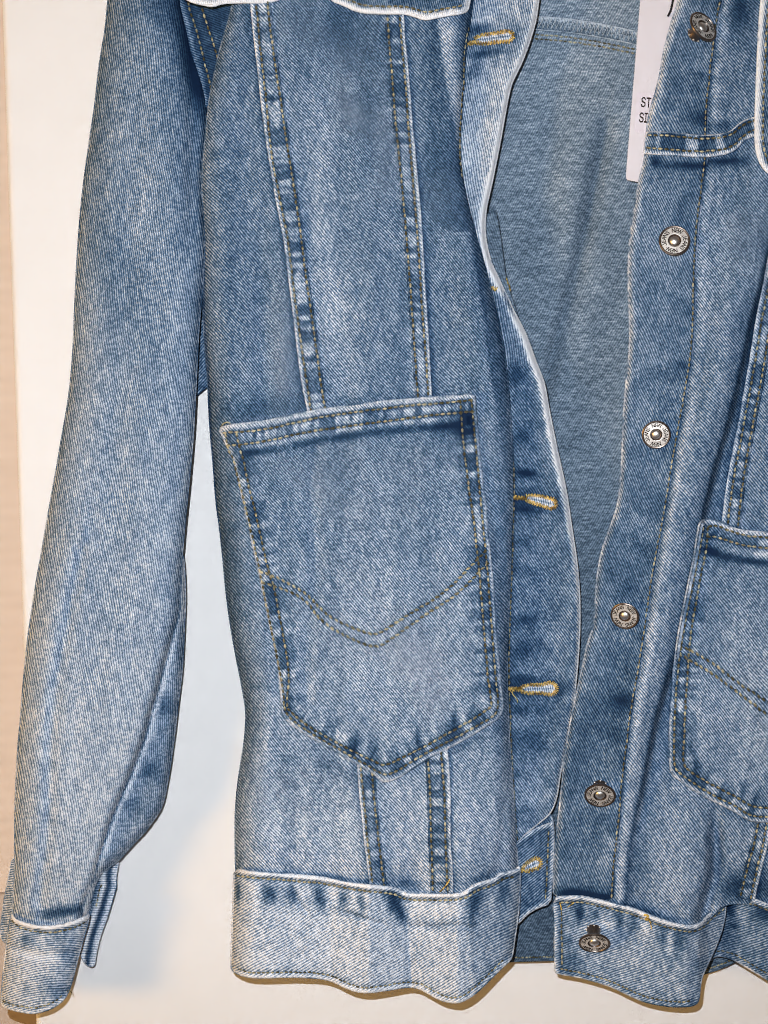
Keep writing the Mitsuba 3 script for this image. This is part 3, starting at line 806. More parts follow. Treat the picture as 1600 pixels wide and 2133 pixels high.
W_CREASE = [Line([(715, 1900), (745, 1908), (775, 1920), (800, 1926)]), Line([(862, 1928), (900, 1932), (950, 1926), (985, 1934)]), Line([(610, 1850), (622, 1880), (640, 1900)]), Line([(975, 1860), (982, 1900), (978, 1990), (990, 2060)]), Line([(838, 1860), (845, 1910), (850, 1990), (856, 2050)])]


def d_waist(u, v):
    d = 0.0545 + 0.0035 * nz(u, v, 80, 240, 121)
    d = d + np.interp(u, [480, 560, 690, 770, 855, 955, 1000, 1085], [0, 0.001, -0.003, 0.005, -0.004, 0.009, 0.004, -0.010])
    d = d - 0.022 * round_off(lWL_.at(u, v)[0], 50) - 0.006 * round_off(lWR_.at(u, v)[0], 26)
    t, b = lWT.at(u, v)[0], lWB.at(u, v)[0]
    d = d + 0.0014 * gauss(t - 4, 4) - 0.0009 * gauss(t - 13, 4) - 0.0006 * gauss(b - 10, 3)
    r = n1(u / 34.0, 122)
    d = d + 0.0022 * (r - 0.5) * gauss(t, 46)
    for c, (w_, a_) in zip(W_CREASE, ((4, 0.0011), (5, 0.0012), (4, 0.0010), (5, -0.0012), (6, 0.0012))):
        d = d - a_ * gauss(c.at(u, v)[1], w_)
    return d + 0.0003 * nz(u, v, 14, 14, 123)


def f_waist(u, v):
    t, b = lWT.at(u, v)[0], lWB.at(u, v)[0]
    f = 0.79 + 0.10 * nz(u, v, 90, 60, 124) + 0.07 * nz(u, v, 20, 14, 125)
    f = f - 0.13 * sstep(940, 1005, u) * (1 - 0.4 * gauss(v - 1870, 20))  # darker where the band turns away: shade put into the colour
    f = f + (0.34 + 0.5 * nz(u, v, 26, 26, 126)) * gauss(t - 2, 4) - 0.22 * gauss(t - 12, 5) - 0.14 * gauss(b - 10, 3.5) + 0.14 * gauss(b, 5)
    f = f + blobs(u, v, [(496, 1860, 6, 24, 0, -0.34), (562, 1862, 18, 24, -8, -0.44), (606, 1862, 13, 24, -18, -0.30), (666, 1868, 12, 26, -14, -0.42), (714, 1872, 12, 20, -16, -0.34), (752, 1880, 8, 22, -8, -0.28),
                         (820, 1880, 16, 30, -14, -0.50), (838, 1905, 9, 22, -14, -0.30), (700, 1862, 12, 18, 0, 0.10), (985, 1890, 14, 40, 10, -0.30), (1000, 1870, 22, 14, -20, -0.22), (1050, 1860, 12, 30, 8, -0.36),
                         (1020, 1880, 14, 20, 0, 0.10), (905, 1925, 50, 8, 0, -0.12), (740, 1905, 40, 5, 14, -0.16), (930, 1890, 60, 24, 0, 0.06)])
    return f


def ph_waist(u, v):
    return twill(-30, 5.2)(u, v)


W1 = WT + WR + WB + WL
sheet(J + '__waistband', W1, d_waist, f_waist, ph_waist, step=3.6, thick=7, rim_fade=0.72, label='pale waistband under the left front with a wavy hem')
stitches(J + '__waistband__stitch_row', lWT.offset(12)[2:-6:4], d_waist, pitch=10.5, r=2.3)
o_ = 9 if Polygon(W1).contains(shapely.Point(*lWB.offset(9)[60])) else -9
stitches(J + '__waistband__stitch_row', lWB.offset(o_)[4:-2:4], d_waist, pitch=9.5, r=1.7)

# waistband end with a buttonhole
WE = [(1052, 1775), (1078, 1752), (1100, 1736), (1122, 1725), (1146, 1715), (1154, 1716), (1152, 1800), (1149, 1850), (1146, 1882), (1120, 1890), (1097, 1904), (1078, 1925), (1050, 1930)]
lWE = Line(WE[:12])
d_we = lambda u, v: 0.033 + 0.002 * nz(u, v, 40, 60, 131) + 0.0008 * gauss(lWE.at(u, v)[0] - 4, 4)
f_we = lambda u, v: 0.40 + 0.36 * nz(u, v, 26, 26, 132) + 0.34 * gauss(lWE.at(u, v)[0] - 2, 4) - 0.18 * gauss(lWE.at(u, v)[0] - 11, 4)
sheet(J + '__waistband_end', WE, d_we, f_we, twill(-40, 4.7), step=3.5, thick=6, rim_fade=0.8, smooth=1, label='waistband tab with a buttonhole at the left front')
stitches(J + '__waistband_end__stitch_row', [(1143, 1730), (1141, 1790), (1138, 1850), (1136, 1874)], d_we, pitch=12, r=1.7)
buttonhole_sub([(1083, 1815), (1090, 1812)], [(1092, 1811), (1105, 1804), (1116, 1799), (1120, 1797)], d_we, ([0, 0.3, 1], [4, 8, 11]), part=J + '__waistband_end')
PLF = [(1100, 1728), (1122, 1713), (1143, 1688), (1154, 1715), (1150, 1722), (1120, 1732)]
sheet(J + '__placket_end', PLF, lambda u, v: 0.0315 + 0 * u, lambda u, v: 0.30 + 0.2 * nz(u, v, 14, 14, 135) + 0.4 * sstep(1140, 1152, u), twill(60), step=4)

# ------------------------------------------------------------------ patch pockets
def pocket(name, outline, top, hem_lo, rows, chevrons, dbase, seed, blob, label, side_pairs, base, ang=48, lift=0.0030):
    lo = Line(outline + outline[:1], 1)
    lt, lh = Line(top), Line(hem_lo)
    pairs = [(Line(a), Line(b)) for a, b in side_pairs]
    mids = []
    for a, b in pairs:
        n = 120
        mids.append((Line((resample(a.p, a.len[-1] / n)[:n] + resample(b.p, b.len[-1] / n)[:n]) / 2, 0)))
    rl = [Line(r) for r in rows]
    cl = [Line(c) for c in chevrons]

    def hem_coord(u, v):
        return lh.at(u, v)

    def dp(u, v):
        e = lo.at(u, v)[0]
        d = dbase(u, v) + lift + 0.0018 * (1 - round_off(e, 120)) + 0.0011 * nz(u, v, 60, 120, seed)
        d = d + 0.0012 * gauss(lt.at(u, v)[0] - 4, 6) + 0.0022 * gauss(lt.at(u, v)[0], 40) + 0.0006 * gauss(lh.at(u, v)[0], 24)
        for i, m in enumerate(mids):
            dd, sd, s = m.at(u, v)
            d = d + 0.0005 * gauss(dd, 9) * n1(s / 15.0, seed + 10 + i)
        return d - 0.0007 * near(rl, u, v, 3.2) - 0.0005 * near(cl, u, v, 3.2) + 0.0003 * nz(u, v, 12, 14, seed + 3)

    def fp(u, v):
        e = lo.at(u, v)[0]
        f = base(u, v) + 0.10 * nz(u, v, 60, 260, seed + 4) + 0.12 * nz(u, v, 26, 400, seed + 5)
        t, (hd, hs, hl) = lt.at(u, v)[0], lh.at(u, v)
        inb = sstep(30, 20, t + 0 * hd) * 1.0
        r = sstep(0.38, 0.62, n1(lt.at(u, v)[2] / 9.0 + 0.02 * v, seed + 6))
        band = (t < 48) * sstep(44, 38, t + hd * 0) * 0
        w = gauss(t - 24, 12)
        f = f * (1 - w) + w * (0.30 + 0.42 * r + 0.3 * nz(u, v, 10, 10, seed + 20))
        f = f + 0.24 * gauss(t - 46, 7) * (0.4 + r)
        f = f - 0.26 * gauss(t - 62 - 8 * nz(u, v, 60, 60, seed + 8), 7) * (0.6 + 0.4 * r)
        for i, m in enumerate(mids):
            dd, sd, s = m.at(u, v)
            rr = sstep(0.36, 0.64, n1(s / 12.0, seed + 10 + i))
            ww = gauss(dd / 11.0, 1.0) ** 1.0 * np.where(t > 40, 1, 0)
            ww = np.exp(-(dd / 12.5) ** 4) * np.where(t > 36, 1, 0)
            f = f * (1 - ww) + ww * (0.30 + 0.36 * rr + 0.3 * nz(u, v, 10, 10, seed + 21))
            f = f + 0.24 * (rr - 0.6) * np.exp(-((dd - 20) / 14) ** 2)
        f = f + (0.06 - f) * 0.70 * near(rl, u, v, 3.8)
        f = f + (0.16 - f) * 0.6 * near(cl, u, v, 3.4)
        f = f + (0.70 - f) * np.exp(-(e / 3.6) ** 4)
        f = f + (0.76 - f) * np.exp(-(t / 9.0) ** 4)
        return f + blobs(u, v, blob)

    k = sheet(name, outline, dp, fp, twill(ang, 4.9), step=3.4, thick=8, rim_fade=0.58, smooth=1, label=label)
    for r in rows:
        stitches(k + '__stitch_row', r, dp, pitch=12, r=2.3)
    for c in chevrons:
        stitches(k + '__chevron_stitch', c, dp, pitch=12.5, r=2.5, slant=3.0, lift=1.1)
    return dp


PT = [(457, 893), (480, 886), (520, 882), (560, 877), (600, 868), (650, 857), (700, 850), (750, 843), (800, 837), (850, 833), (900, 829), (940, 826), (970, 822), (986, 823)]
PO = PT + [(988, 832), (991, 870), (995, 920), (1001, 980), (1006, 1020), (1011, 1062), (1015, 1110), (1020, 1165), (1026, 1220), (1030, 1270), (1033, 1330), (1038, 1380), (1042, 1430), (1046, 1466), (1045, 1480),
           (1038, 1494), (1020, 1506), (980, 1531), (940, 1553), (900, 1573), (870, 1592), (850, 1605), (830, 1618), (812, 1625), (797, 1627), (788, 1618), (775, 1606), (750, 1593), (720, 1576), (690, 1558), (655, 1538),
           (622, 1517), (602, 1502), (591, 1491), (587, 1478), (588, 1450), (585, 1420), (580, 1380), (573, 1340), (563, 1300), (553, 1250), (544, 1210), (538, 1182), (527, 1130), (515, 1080), (505, 1030), (495, 980), (486, 950), (474, 928), (465, 908)]
H1 = [(463, 902), (500, 900), (550, 895), (600, 884), (650, 872), (700, 864), (750, 857), (800, 851), (850, 845), (900, 841), (950, 837), (986, 832)]
H2 = [(470, 928), (500, 926), (550, 920), (600, 908), (650, 898), (700, 891), (750, 884), (800, 878), (850, 871), (900, 865), (950, 860), (990, 857)]
OL = [(470, 900), (473, 928), (487, 960), (497, 1000), (507, 1040), (520, 1090), (533, 1150), (543, 1200), (553, 1250), (563, 1300), (573, 1350), (583, 1400), (590, 1440), (592, 1470)]
IL = [(492, 900), (497, 925), (510, 970), (522, 1030), (535, 1080), (548, 1140), (560, 1190), (570, 1220), (578, 1260), (587, 1310), (597, 1360), (602, 1410), (600, 1440), (597, 1474)]
ORr = [(982, 828), (985, 862), (990, 920), (996, 980), (1001, 1040), (1008, 1110), (1013, 1160), (1018, 1220), (1023, 1290), (1028, 1350), (1033, 1420), (1038, 1460), (1037, 1478), (1030, 1490)]
IR = [(959, 830), (961, 865), (965, 920), (972, 980), (980, 1040), (988, 1090), (994, 1150), (999, 1190), (1004, 1260), (1009, 1320), (1016, 1400), (1021, 1440), (1024, 1471)]
OB = [(1030, 1490), (985, 1518), (940, 1542), (900, 1562), (860, 1585), (830, 1605), (806, 1615), (792, 1611), (770, 1597), (740, 1580), (700, 1557), (660, 1535), (620, 1509), (598, 1490), (592, 1470)]
IB = [(1024, 1471), (985, 1499), (940, 1524), (900, 1547), (860, 1567), (820, 1588), (801, 1594), (788, 1591), (760, 1577), (720, 1557), (690, 1541), (650, 1518), (620, 1496), (597, 1474)]
C1 = [(538, 1190), (565, 1198), (600, 1215), (640, 1237), (655, 1255), (680, 1280), (710, 1297), (740, 1310), (772, 1322), (788, 1321), (820, 1300), (860, 1275), (900, 1252), (940, 1222), (970, 1190), (1000, 1160), (1015, 1144)]
C2 = [(543, 1213), (570, 1220), (610, 1235), (640, 1253), (660, 1283), (685, 1305), (720, 1325), (760, 1343), (785, 1347), (800, 1342), (840, 1313), (880, 1285), (910, 1265), (950, 1240), (985, 1206), (1010, 1180), (1019, 1171)]
base_p = lambda u, v: np.interp(v, [850, 950, 1150, 1400, 1600], [0.42, 0.48, 0.53, 0.58, 0.55]) - 0.05 * sstep(560, 500, u) - 0.04 * sstep(940, 990, u)
pocket(J + '__patch_pocket', PO, PT, H2, [H1, H2, OL, IL, ORr, IR, OB, IB], [C1, C2], d_front, 140,
       [(970, 885, 26, 30, -10, -0.26), (925, 880, 20, 26, 0, -0.16), (510, 940, 40, 10, 0, -0.20), (760, 900, 150, 10, -8, -0.10), (655, 1040, 10, 90, 0, 0.06), (560, 1380, 24, 60, 0, -0.05),
        (740, 1550, 12, 26, 0, -0.24), (780, 1560, 12, 22, 0, -0.22), (690, 1525, 8, 24, 0, -0.16), (870, 1540, 9, 26, 0, -0.22), (945, 1500, 8, 26, 0, -0.20), (900, 1530, 12, 18, 0, 0.10), (960, 1490, 14, 18, 0, 0.10), (640, 1300, 30, 30, 40, 0.05)],
       'large patch pocket with chevron stitching on the left front', [(OL, IL), (ORr, IR), (OB, IB)], base_p)
cordline(J + '__patch_pocket__loose_thread', [(460, 893), (466, 882), (476, 880), (480, 886), (472, 889)], [0.046, 0.048, 0.0485, 0.047, 0.047], 1.3, 'thread')

# ------------------------------------------------------------------ front at the right of the opening
lRS_ = dict(ridge=[(1612, 480), (1600, 540), (1590, 600), (1576, 665), (1567, 725), (1556, 790), (1545, 850), (1533, 915), (1522, 970), (1512, 1030), (1504, 1100)],
            s1=[(1624, 480), (1612, 540), (1601, 600), (1587, 665), (1578, 725), (1567, 790), (1556, 850), (1544, 915), (1533, 970), (1524, 1030), (1514, 1105)],
            s2=[(1643, 480), (1631, 540), (1620, 600), (1606, 665), (1597, 725), (1587, 790), (1575, 850), (1563, 915), (1553, 970), (1543, 1040), (1536, 1110)])
SEAM_F = dict(ridge=[(1608, 1700), (1600, 1745), (1596, 1770), (1588, 1800), (1578, 1840), (1570, 1878)],
              s1=[(1600, 1695), (1594, 1740), (1588, 1770), (1580, 1800), (1571, 1840), (1564, 1875)],
              s2=[(1584, 1690), (1577, 1730), (1570, 1765), (1561, 1795), (1552, 1830), (1543, 1868)])
seamR, seamF = Seam(lRS_, 151), Seam(SEAM_F, 155)
lRG = Line([(1492, 1660), (1490, 1700), (1490, 1780), (1488, 1830), (1476, 1870), (1462, 1920)])
WTR = [(1153, 1870), (1180, 1868), (1206, 1867), (1226, 1870), (1260, 1878), (1290, 1885), (1320, 1893), (1350, 1906), (1380, 1917), (1410, 1925), (1436, 1930), (1451, 1927), (1462, 1920), (1470, 1908), (1485, 1897),
       (1500, 1885), (1509, 1868)]


def d_right(u, v):
    e = lBE.at(u, v)[0]
    d = 0.040 + 0.003 * nz(u, v, 120, 500, 161) - 0.004 * round_off(e, 10) - 0.002 * round_off(e, 60)
    dist, sd, s = lFO.at(u, v)          # walking down: + is to the left (clockwise in v-down is right-hand: left of a downward walk)
    inside = sd > 0
    bulge = np.where(inside, np.exp(-((sd - 34) / 46.0) ** 2), np.exp(-(34 / 46.0) ** 2) * np.exp(-(sd / 9.0) ** 2))
    amp = np.interp(v, [300, 600, 1000, 1400, 1700, 1850], [0.004, 0.008, 0.010, 0.010, 0.006, 0.003])
    d = d + amp * bulge - np.where(inside, 0, 0.004 * sstep(0, 10, -sd)) * sstep(300, 600, v) * sstep(1800, 1600, v)
    g = lRG.at(u, v)
    d = d - 0.008 * gauss(g[1], 14) * sstep(1650, 1760, v) + 0.006 * gauss(u - 1430, 60) * sstep(1600, 1900, v)
    d = d - 0.004 * sstep(1480, 1520, u) * sstep(1700, 1850, v)
    d = d + 0.0012 * nz(u, v, 40, 200, 162)
    d = d - 0.0006 * gauss(lBS.at(u, v)[1], 3.2) + 0.0007 * gauss(lBS.at(u, v)[1] + 14, 9)
    return d + 0.0003 * nz(u, v, 14, 16, 163)


def f_right(u, v):
    f = np.interp(v, [0, 250, 600, 1000, 1400, 1700, 1900], [0.42, 0.43, 0.47, 0.47, 0.50, 0.54, 0.57]) + 0.18 * nz(u, v, 50, 240, 164) + 0.10 * nz(u, v, 18, 60, 165)
    dist, sd, s = lFO.at(u, v)
    f = f + 0.14 * gauss(lBS.at(u, v)[1] + 14, 10) - 0.14 * gauss(lBS.at(u, v)[1], 4)
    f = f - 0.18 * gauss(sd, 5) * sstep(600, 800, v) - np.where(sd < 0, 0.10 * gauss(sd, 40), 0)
    for s_ in (seamR, seamF):
        f = f + s_.fade_around(u, v)
    return f + blobs(u, v, [(1540, 20, 20, 50, 0, -0.22), (1500, 262, 30, 12, 0, -0.16), (1460, 345, 60, 12, 0, -0.18), (1500, 335, 50, 8, 0, -0.3), (1540, 330, 20, 30, 0, -0.1), (1398, 1540, 12, 120, 4, -0.12), (1560, 1700, 60, 12, 18, -0.16),
                            (1290, 1890, 30, 10, 14, -0.36), (1370, 1908, 50, 8, 20, -0.24), (1540, 1850, 34, 26, 10, -0.34), (1500, 1800, 18, 50, 0, -0.10), (1430, 1830, 60, 60, 0, 0.04), (1590, 1850, 30, 30, 0, -0.2)])


RP = [(1490, -14)] + [(x - 10, y) for x, y in BUTTON_SEAM[1:-1]] + [(1268, 1905), (1300, 1910), (1350, 1925), (1380, 1935), (1410, 1940), (1436, 1943), (1462, 1932), (1485, 1908), (1506, 1884), (1560, 1882), (1640, 1900), (1640, -14)]
sheet(J + '__front_panel', RP, d_right, f_right, twill(50, 4.9), label='denim front panel with button side, right of the opening')
for s in (seamR, seamF):
    dd = lambda u, v, s=s: d_right(u, v) + s.bump_strip(u, v)
    sheet(J + '__front_panel_001__seam_strip', s.poly, dd, s.fade_strip, twill(50, 4.9), step=3.0, thick=5.5, smooth=0)
    stitches(J + '__front_panel_001__stitch_row', s.s1, dd)
    stitches(J + '__front_panel_001__stitch_row', s.s2, dd)

BUTTONS = [(1460, 57), (1405, 502), (1367, 905), (1302, 1282), (1250, 1655), (1238, 1963)]
BP = BUTTON_EDGE + [(1275, 1890)] + BUTTON_SEAM[::-1][1:]
d_bp = lambda u, v: d_right(u, v) + 0.0013 - 0.0008 * gauss(lBS.at(u, v)[0] - 1, 3)


def f_bp(u, v):
    e = lBE.at(u, v)[0]
    f = np.interp(v, [0, 250, 600, 900, 1200, 1500, 1850], [0.42, 0.43, 0.46, 0.43, 0.38, 0.36, 0.40]) + 0.15 * nz(u, v, 46, 90, 171) + 0.16 * nz(u, v, 80, 34, 172)
    f = f + np.interp(v, [0, 240, 300, 900, 1200, 1800], [0.34, 0.36, 0.30, 0.24, 0.20, 0.16]) * np.exp(-(e / np.interp(v, [0, 300, 900, 1800], [12, 10, 6, 5])) ** 2)
    sd = lBS.at(u, v)[0]
    s = lBS.at(u, v)[2]
    f = f + 0.26 * (n1(s / 26.0, 173) - 0.56) * gauss(sd, 46)
    f = f - 0.14 * gauss(sd, 4)
    return f + blobs(u, v, [(1465, 245, 30, 18, 0, -0.26), (1460, 155, 14, 8, 0, -0.20), (1430, 345, 70, 9, 2, -0.30), (1365, 335, 12, 12, 0, -0.30), (1420, 440, 20, 26, 0, -0.12), (1430, 760, 26, 14, 0, -0.16), (1320, 1230, 36, 30, 0, -0.10),
                            (1300, 1460, 26, 18, 0, -0.18), (1260, 1470, 40, 60, 10, -0.08), (1190, 1860, 40, 12, 0, -0.34), (1245, 1868, 40, 8, 4, -0.34), (1280, 1640, 14, 14, 0, 0.12), (1272, 1745, 16, 22, 0, 0.14), (1262, 1810, 20, 20, 0, 0.12), (1210, 1580, 24, 60, 0, -0.05)])


sheet(J + '__button_placket', BP, d_bp, f_bp, twill(64, 4.9), step=3.8, thick=7, rim_fade=0.60, label='denim button placket carrying metal buttons')
stitches(J + '__button_placket__stitch_row', lBS.offset(4)[2:-2:5], d_bp, pitch=12, r=1.7)

# yoke seam across the right front
Y1 = Line([(1348, 281), (1380, 281), (1420, 285), (1460, 289), (1500, 287), (1526, 280), (1540, 266), (1556, 255), (1590, 246)])
Y2 = Line([(1345, 307), (1400, 312), (1450, 315), (1500, 313), (1530, 303), (1545, 286), (1560, 274), (1590, 264)])
YE = Line([(1343, 318), (1400, 322), (1450, 325), (1482, 325), (1510, 320), (1532, 311), (1543, 297), (1556, 286), (1590, 276)])
yp = np.vstack([resample(Y1.offset(-5), 10), resample(YE.p, 10)[::-1]])
d_y = lambda u, v: np.maximum(d_bp(u, v), d_right(u, v)) + 0.0014 - 0.0007 * near([Y1, Y2], u, v, 3.2)


def f_y(u, v):
    r = sstep(0.36, 0.64, n1(YE.at(u, v)[2] / 13.0, 181))
    f = 0.24 + 0.42 * r - 0.2 * near([Y1, Y2], u, v, 3.6)
    w = gauss(YE.at(u, v)[0], 6)
    return f * (1 - w) + 0.82 * w + 0.12 * nz(u, v, 8, 8, 182)


ky = sheet(J + '__yoke_seam', yp, d_y, f_y, twill(70, 4.5), step=3, thick=7, rim_fade=0.75, smooth=0, label='raised yoke seam across the right front')
stitches(J + '__yoke_seam__stitch_row', Y1, d_y)
stitches(J + '__yoke_seam__stitch_row', Y2, d_y)

# right pocket
PTR = [(1458, 1088), (1468, 1084), (1480, 1082), (1500, 1089), (1530, 1103), (1560, 1108), (1600, 1110), (1640, 1112)]
POR = PTR + [(1640, 1712), (1600, 1711), (1570, 1710), (1555, 1704), (1530, 1688), (1500, 1673), (1470, 1659), (1430, 1634), (1404, 1614), (1397, 1602), (1396, 1550), (1397, 1500), (1400, 1450), (1403, 1405), (1407, 1372), (1411, 1340),
             (1417, 1305), (1426, 1260), (1436, 1210), (1446, 1165), (1452, 1125)]
RH1 = [(1473, 1097), (1490, 1094), (1510, 1101), (1540, 1113), (1570, 1118), (1600, 1120), (1640, 1121)]
RH2 = [(1470, 1118), (1490, 1118), (1510, 1124), (1540, 1134), (1570, 1139), (1600, 1142), (1640, 1143)]
ROL = [(1466, 1096), (1461, 1125), (1454, 1165), (1445, 1210), (1435, 1260), (1426, 1305), (1420, 1340), (1415, 1375), (1411, 1410), (1408, 1450), (1405, 1500), (1404, 1550), (1405, 1598), (1412, 1608)]
RIL = [(1474, 1096), (1474, 1125), (1467, 1165), (1458, 1210), (1449, 1262), (1440, 1310), (1437, 1345), (1434, 1380), (1432, 1410), (1429, 1450), (1427, 1500), (1425, 1550), (1423, 1585), (1428, 1600)]
ROB = [(1412, 1608), (1435, 1624), (1470, 1648), (1500, 1663), (1530, 1677), (1555, 1695), (1572, 1701), (1600, 1702), (1640, 1703)]
RIB = [(1428, 1600), (1460, 1622), (1500, 1643), (1535, 1660), (1560, 1677), (1580, 1682), (1640, 1683)]
RC1 = [(1412, 1343), (1450, 1360), (1500, 1392), (1540, 1425), (1562, 1438), (1600, 1463), (1640, 1490)]
RC2 = [(1412, 1361), (1440, 1377), (1490, 1406), (1560, 1460), (1600, 1490), (1640, 1516)]
base_r = lambda u, v: np.interp(v, [1080, 1180, 1300, 1500, 1700], [0.42, 0.44, 0.52, 0.57, 0.52])
pocket(J + '__patch_pocket', POR, PTR, RH2, [RH1, RH2, ROL, RIL, ROB, RIB], [RC1, RC2], lambda u, v: d_right(u, v) - 0.0 * u, 190,
       [(1480, 1140, 30, 12, 20, -0.2), (1545, 1165, 60, 8, 12, -0.20), (1560, 1500, 6, 120, 6, 0.05), (1450, 1590, 8, 22, 0, -0.26), (1440, 1560, 6, 14, 0, -0.16), (1435, 1580, 6, 16, 0, 0.2), (1548, 1650, 8, 20, 0, -0.3), (1575, 1660, 10, 18, 0, -0.22), (1525, 1640, 12, 40, 0, 0.08)],
       'patch pocket on the right front, cut by the photo edge', [(ROL, RIL), (ROB, RIB)], base_r, ang=52)

# chest flaps cut by the top of the photo
def flap(pts, edge, depth, label, seed, stitch_off, f0=0.34):
    le = Line(edge)
    df = lambda u, v: depth(u, v) + 0.0032 + 0.0008 * gauss(le.at(u, v)[0] - 5, 5)
    ff = lambda u, v: np.where(True, (f0 + 0.4 * nz(u, v, 16, 30, seed)) * (1 - np.exp(-(le.at(u, v)[0] / (12.0 + 9 * nz(u, v, 20, 20, seed + 1))) ** 4)) + 0.97 * np.exp(-(le.at(u, v)[0] / (12.0 + 9 * nz(u, v, 20, 20, seed + 1))) ** 4), 0)
    k = sheet(J + '__pocket_flap', pts, df, ff, twill(76, 4.5), step=3, thick=8, rim_fade=0.98, label=label)
    stitches(k + '__stitch_row', le.offset(stitch_off)[::5], df, pitch=12, r=2.3)
    return k


FE1 = [(376, -14), (386, -4), (402, 4), (430, 10), (444, 12), (464, 5), (500, 4), (548, 4), (572, 1), (586, -6), (592, -14)]
flap(FE1, FE1[1:-1], lambda u, v: 0.0 * u + 0.047, 'tip of a white edged flap at the top left of the front', 201, -14)
FE2 = [(682, -14), (692, 0), (716, 9), (738, 20), (756, 25), (790, 27), (820, 27), (845, 27), (868, 34), (885, 40), (902, 37), (930, 31), (960, 27), (973, 22), (977, 5), (979, -14)]
flap(FE2, FE2[1:-1], d_front, 'white edged chest flap above the left front seams', 203, -14)
FE3 = [(1590, -14), (1587, 0), (1582, 60), (1579, 130), (1576, 200), (1574, 280), (1577, 318), (1588, 346), (1604, 362), (1640, 372), (1640, -14)]
flap(FE3, FE3[:9], d_right, 'white edged chest flap at the right photo edge', 205, -15)

# ------------------------------------------------------------------ waistband under the right front
WBR = [(1160, 2027), (1200, 2033), (1240, 2043), (1280, 2057), (1310, 2072), (1340, 2085), (1370, 2092), (1400, 2096), (1430, 2096), (1447, 2093)]
W2 = WTR + [(1511, 1900), (1504, 1935), (1493, 1965), (1482, 1990), (1470, 2015), (1461, 2036), (1457, 2060), (1455, 2084)] + WBR[::-1] + [(1157, 2020), (1156, 1930)]
lW2T, lW2B, lW2L = Line(WTR), Line(WBR), Line([(1153, 1870), (1156, 1930), (1157, 2022)])


def d_w2(u, v):
    t = lW2T.at(u, v)[0]
    d = 0.0445 + np.interp(u, [1150, 1250, 1350, 1430, 1455, 1475, 1512], [-0.002, 0.0, 0.004, 0.007, 0.004, -0.004, -0.012]) + 0.002 * nz(u, v, 70, 70, 211)
    d = d + 0.0013 * gauss(t - 4, 4) - 0.0008 * gauss(t - 13, 4) + 0.0012 * (n1(u / 26.0, 212) - 0.5) * gauss(t, 40)
    return d - 0.0006 * gauss(lW2B.at(u, v)[0] - 9, 3) - 0.0006 * gauss(lW2L.at(u, v)[0] - 13, 3) + 0.0003 * nz(u, v, 12, 12, 213)


def f_w2(u, v):
    t = lW2T.at(u, v)[0]
    f = 0.62 + 0.13 * nz(u, v, 60, 50, 214) + 0.10 * nz(u, v, 16, 16, 215) - 0.08 * sstep(1260, 1180, u)
    f = f + 0.42 * gauss(t - 3, 4.5) - 0.18 * gauss(t - 12, 5) + 0.24 * gauss(lW2L.at(u, v)[0], 5) - 0.2 * gauss(lW2L.at(u, v)[0] - 13, 4) - 0.1 * gauss(lW2B.at(u, v)[0] - 9, 4)
    return f + blobs(u, v, [(1208, 1900, 10, 22, 0, -0.34), (1240, 1905, 9, 14, 0, -0.26), (1290, 1915, 9, 28, 0, -0.30), (1320, 1925, 8, 22, 0, -0.26), (1345, 1930, 8, 30, 0, 0.18), (1380, 1950, 12, 20, 0, -0.24), (1415, 1960, 14, 26, 0, -0.30),
                            (1395, 1960, 6, 26, 0, 0.14), (1180, 1960, 14, 16, 0, -0.16), (1185, 2000, 26, 18, 0, -0.16), (1260, 1925, 26, 10, 10, 0.12), (1420, 1985, 40, 5, 8, 0.08)])


sheet(J + '__waistband', W2, d_w2, f_w2, twill(-22, 5.0), step=3.4, thick=7, rim_fade=0.60, smooth=1, label='waistband under the right front with a button')
o2_ = 12 if Polygon(W2).contains(shapely.Point(*lW2T.offset(12)[60])) else -12
stitches(J + '__waistband_001__stitch_row', lW2T.offset(o2_)[6:-8:4], d_w2, pitch=10.5, r=1.8)
o2_ = 9 if Polygon(W2).contains(shapely.Point(*lW2B.offset(9)[60])) else -9
stitches(J + '__waistband_001__stitch_row', lW2B.offset(o2_)[2::4], d_w2, pitch=9.5, r=1.7)
stitches(J + '__waistband_001__stitch_row', [(1169, 1884), (1170, 1930), (1171, 2012)], d_w2, pitch=12, r=1.8)
W3 = [(1444, 1926), (1462, 1918), (1472, 1906), (1486, 1895), (1500, 1884), (1509, 1866), (1530, 1862), (1550, 1868), (1572, 1874), (1600, 1886), (1640, 1900), (1640, 2062), (1600, 2040), (1560, 2016), (1530, 1998), (1510, 1991), (1492, 1990),
      (1480, 1996), (1472, 2010), (1464, 2026), (1452, 2034)]
lW3T, lW3B = Line(W3[:11]), Line(W3[11:19])


def d_w3(u, v):
    t = lW3T.at(u, v)[0]
    return np.interp(u, [1440, 1470, 1500, 1540, 1640], [0.034, 0.026, 0.022, 0.034, 0.042]) + 0.0012 * gauss(t - 4, 4) + 0.0003 * nz(u, v, 12, 12, 221)


def f_w3(u, v):
    t = lW3T.at(u, v)[0]
    f = 0.47 + 0.14 * nz(u, v, 50, 50, 222) + 0.1 * nz(u, v, 14, 14, 223) + 0.4 * gauss(t - 3, 4) - 0.16 * gauss(t - 11, 5)
    return f + blobs(u, v, [(1518, 1885, 12, 20, 0, -0.34), (1590, 1905, 24, 14, 0, -0.26), (1545, 1905, 14, 14, 0, 0.12), (1525, 1930, 14, 8, 0, -0.2)]) - 0.1 * gauss(lW3B.at(u, v)[0] - 9, 4)


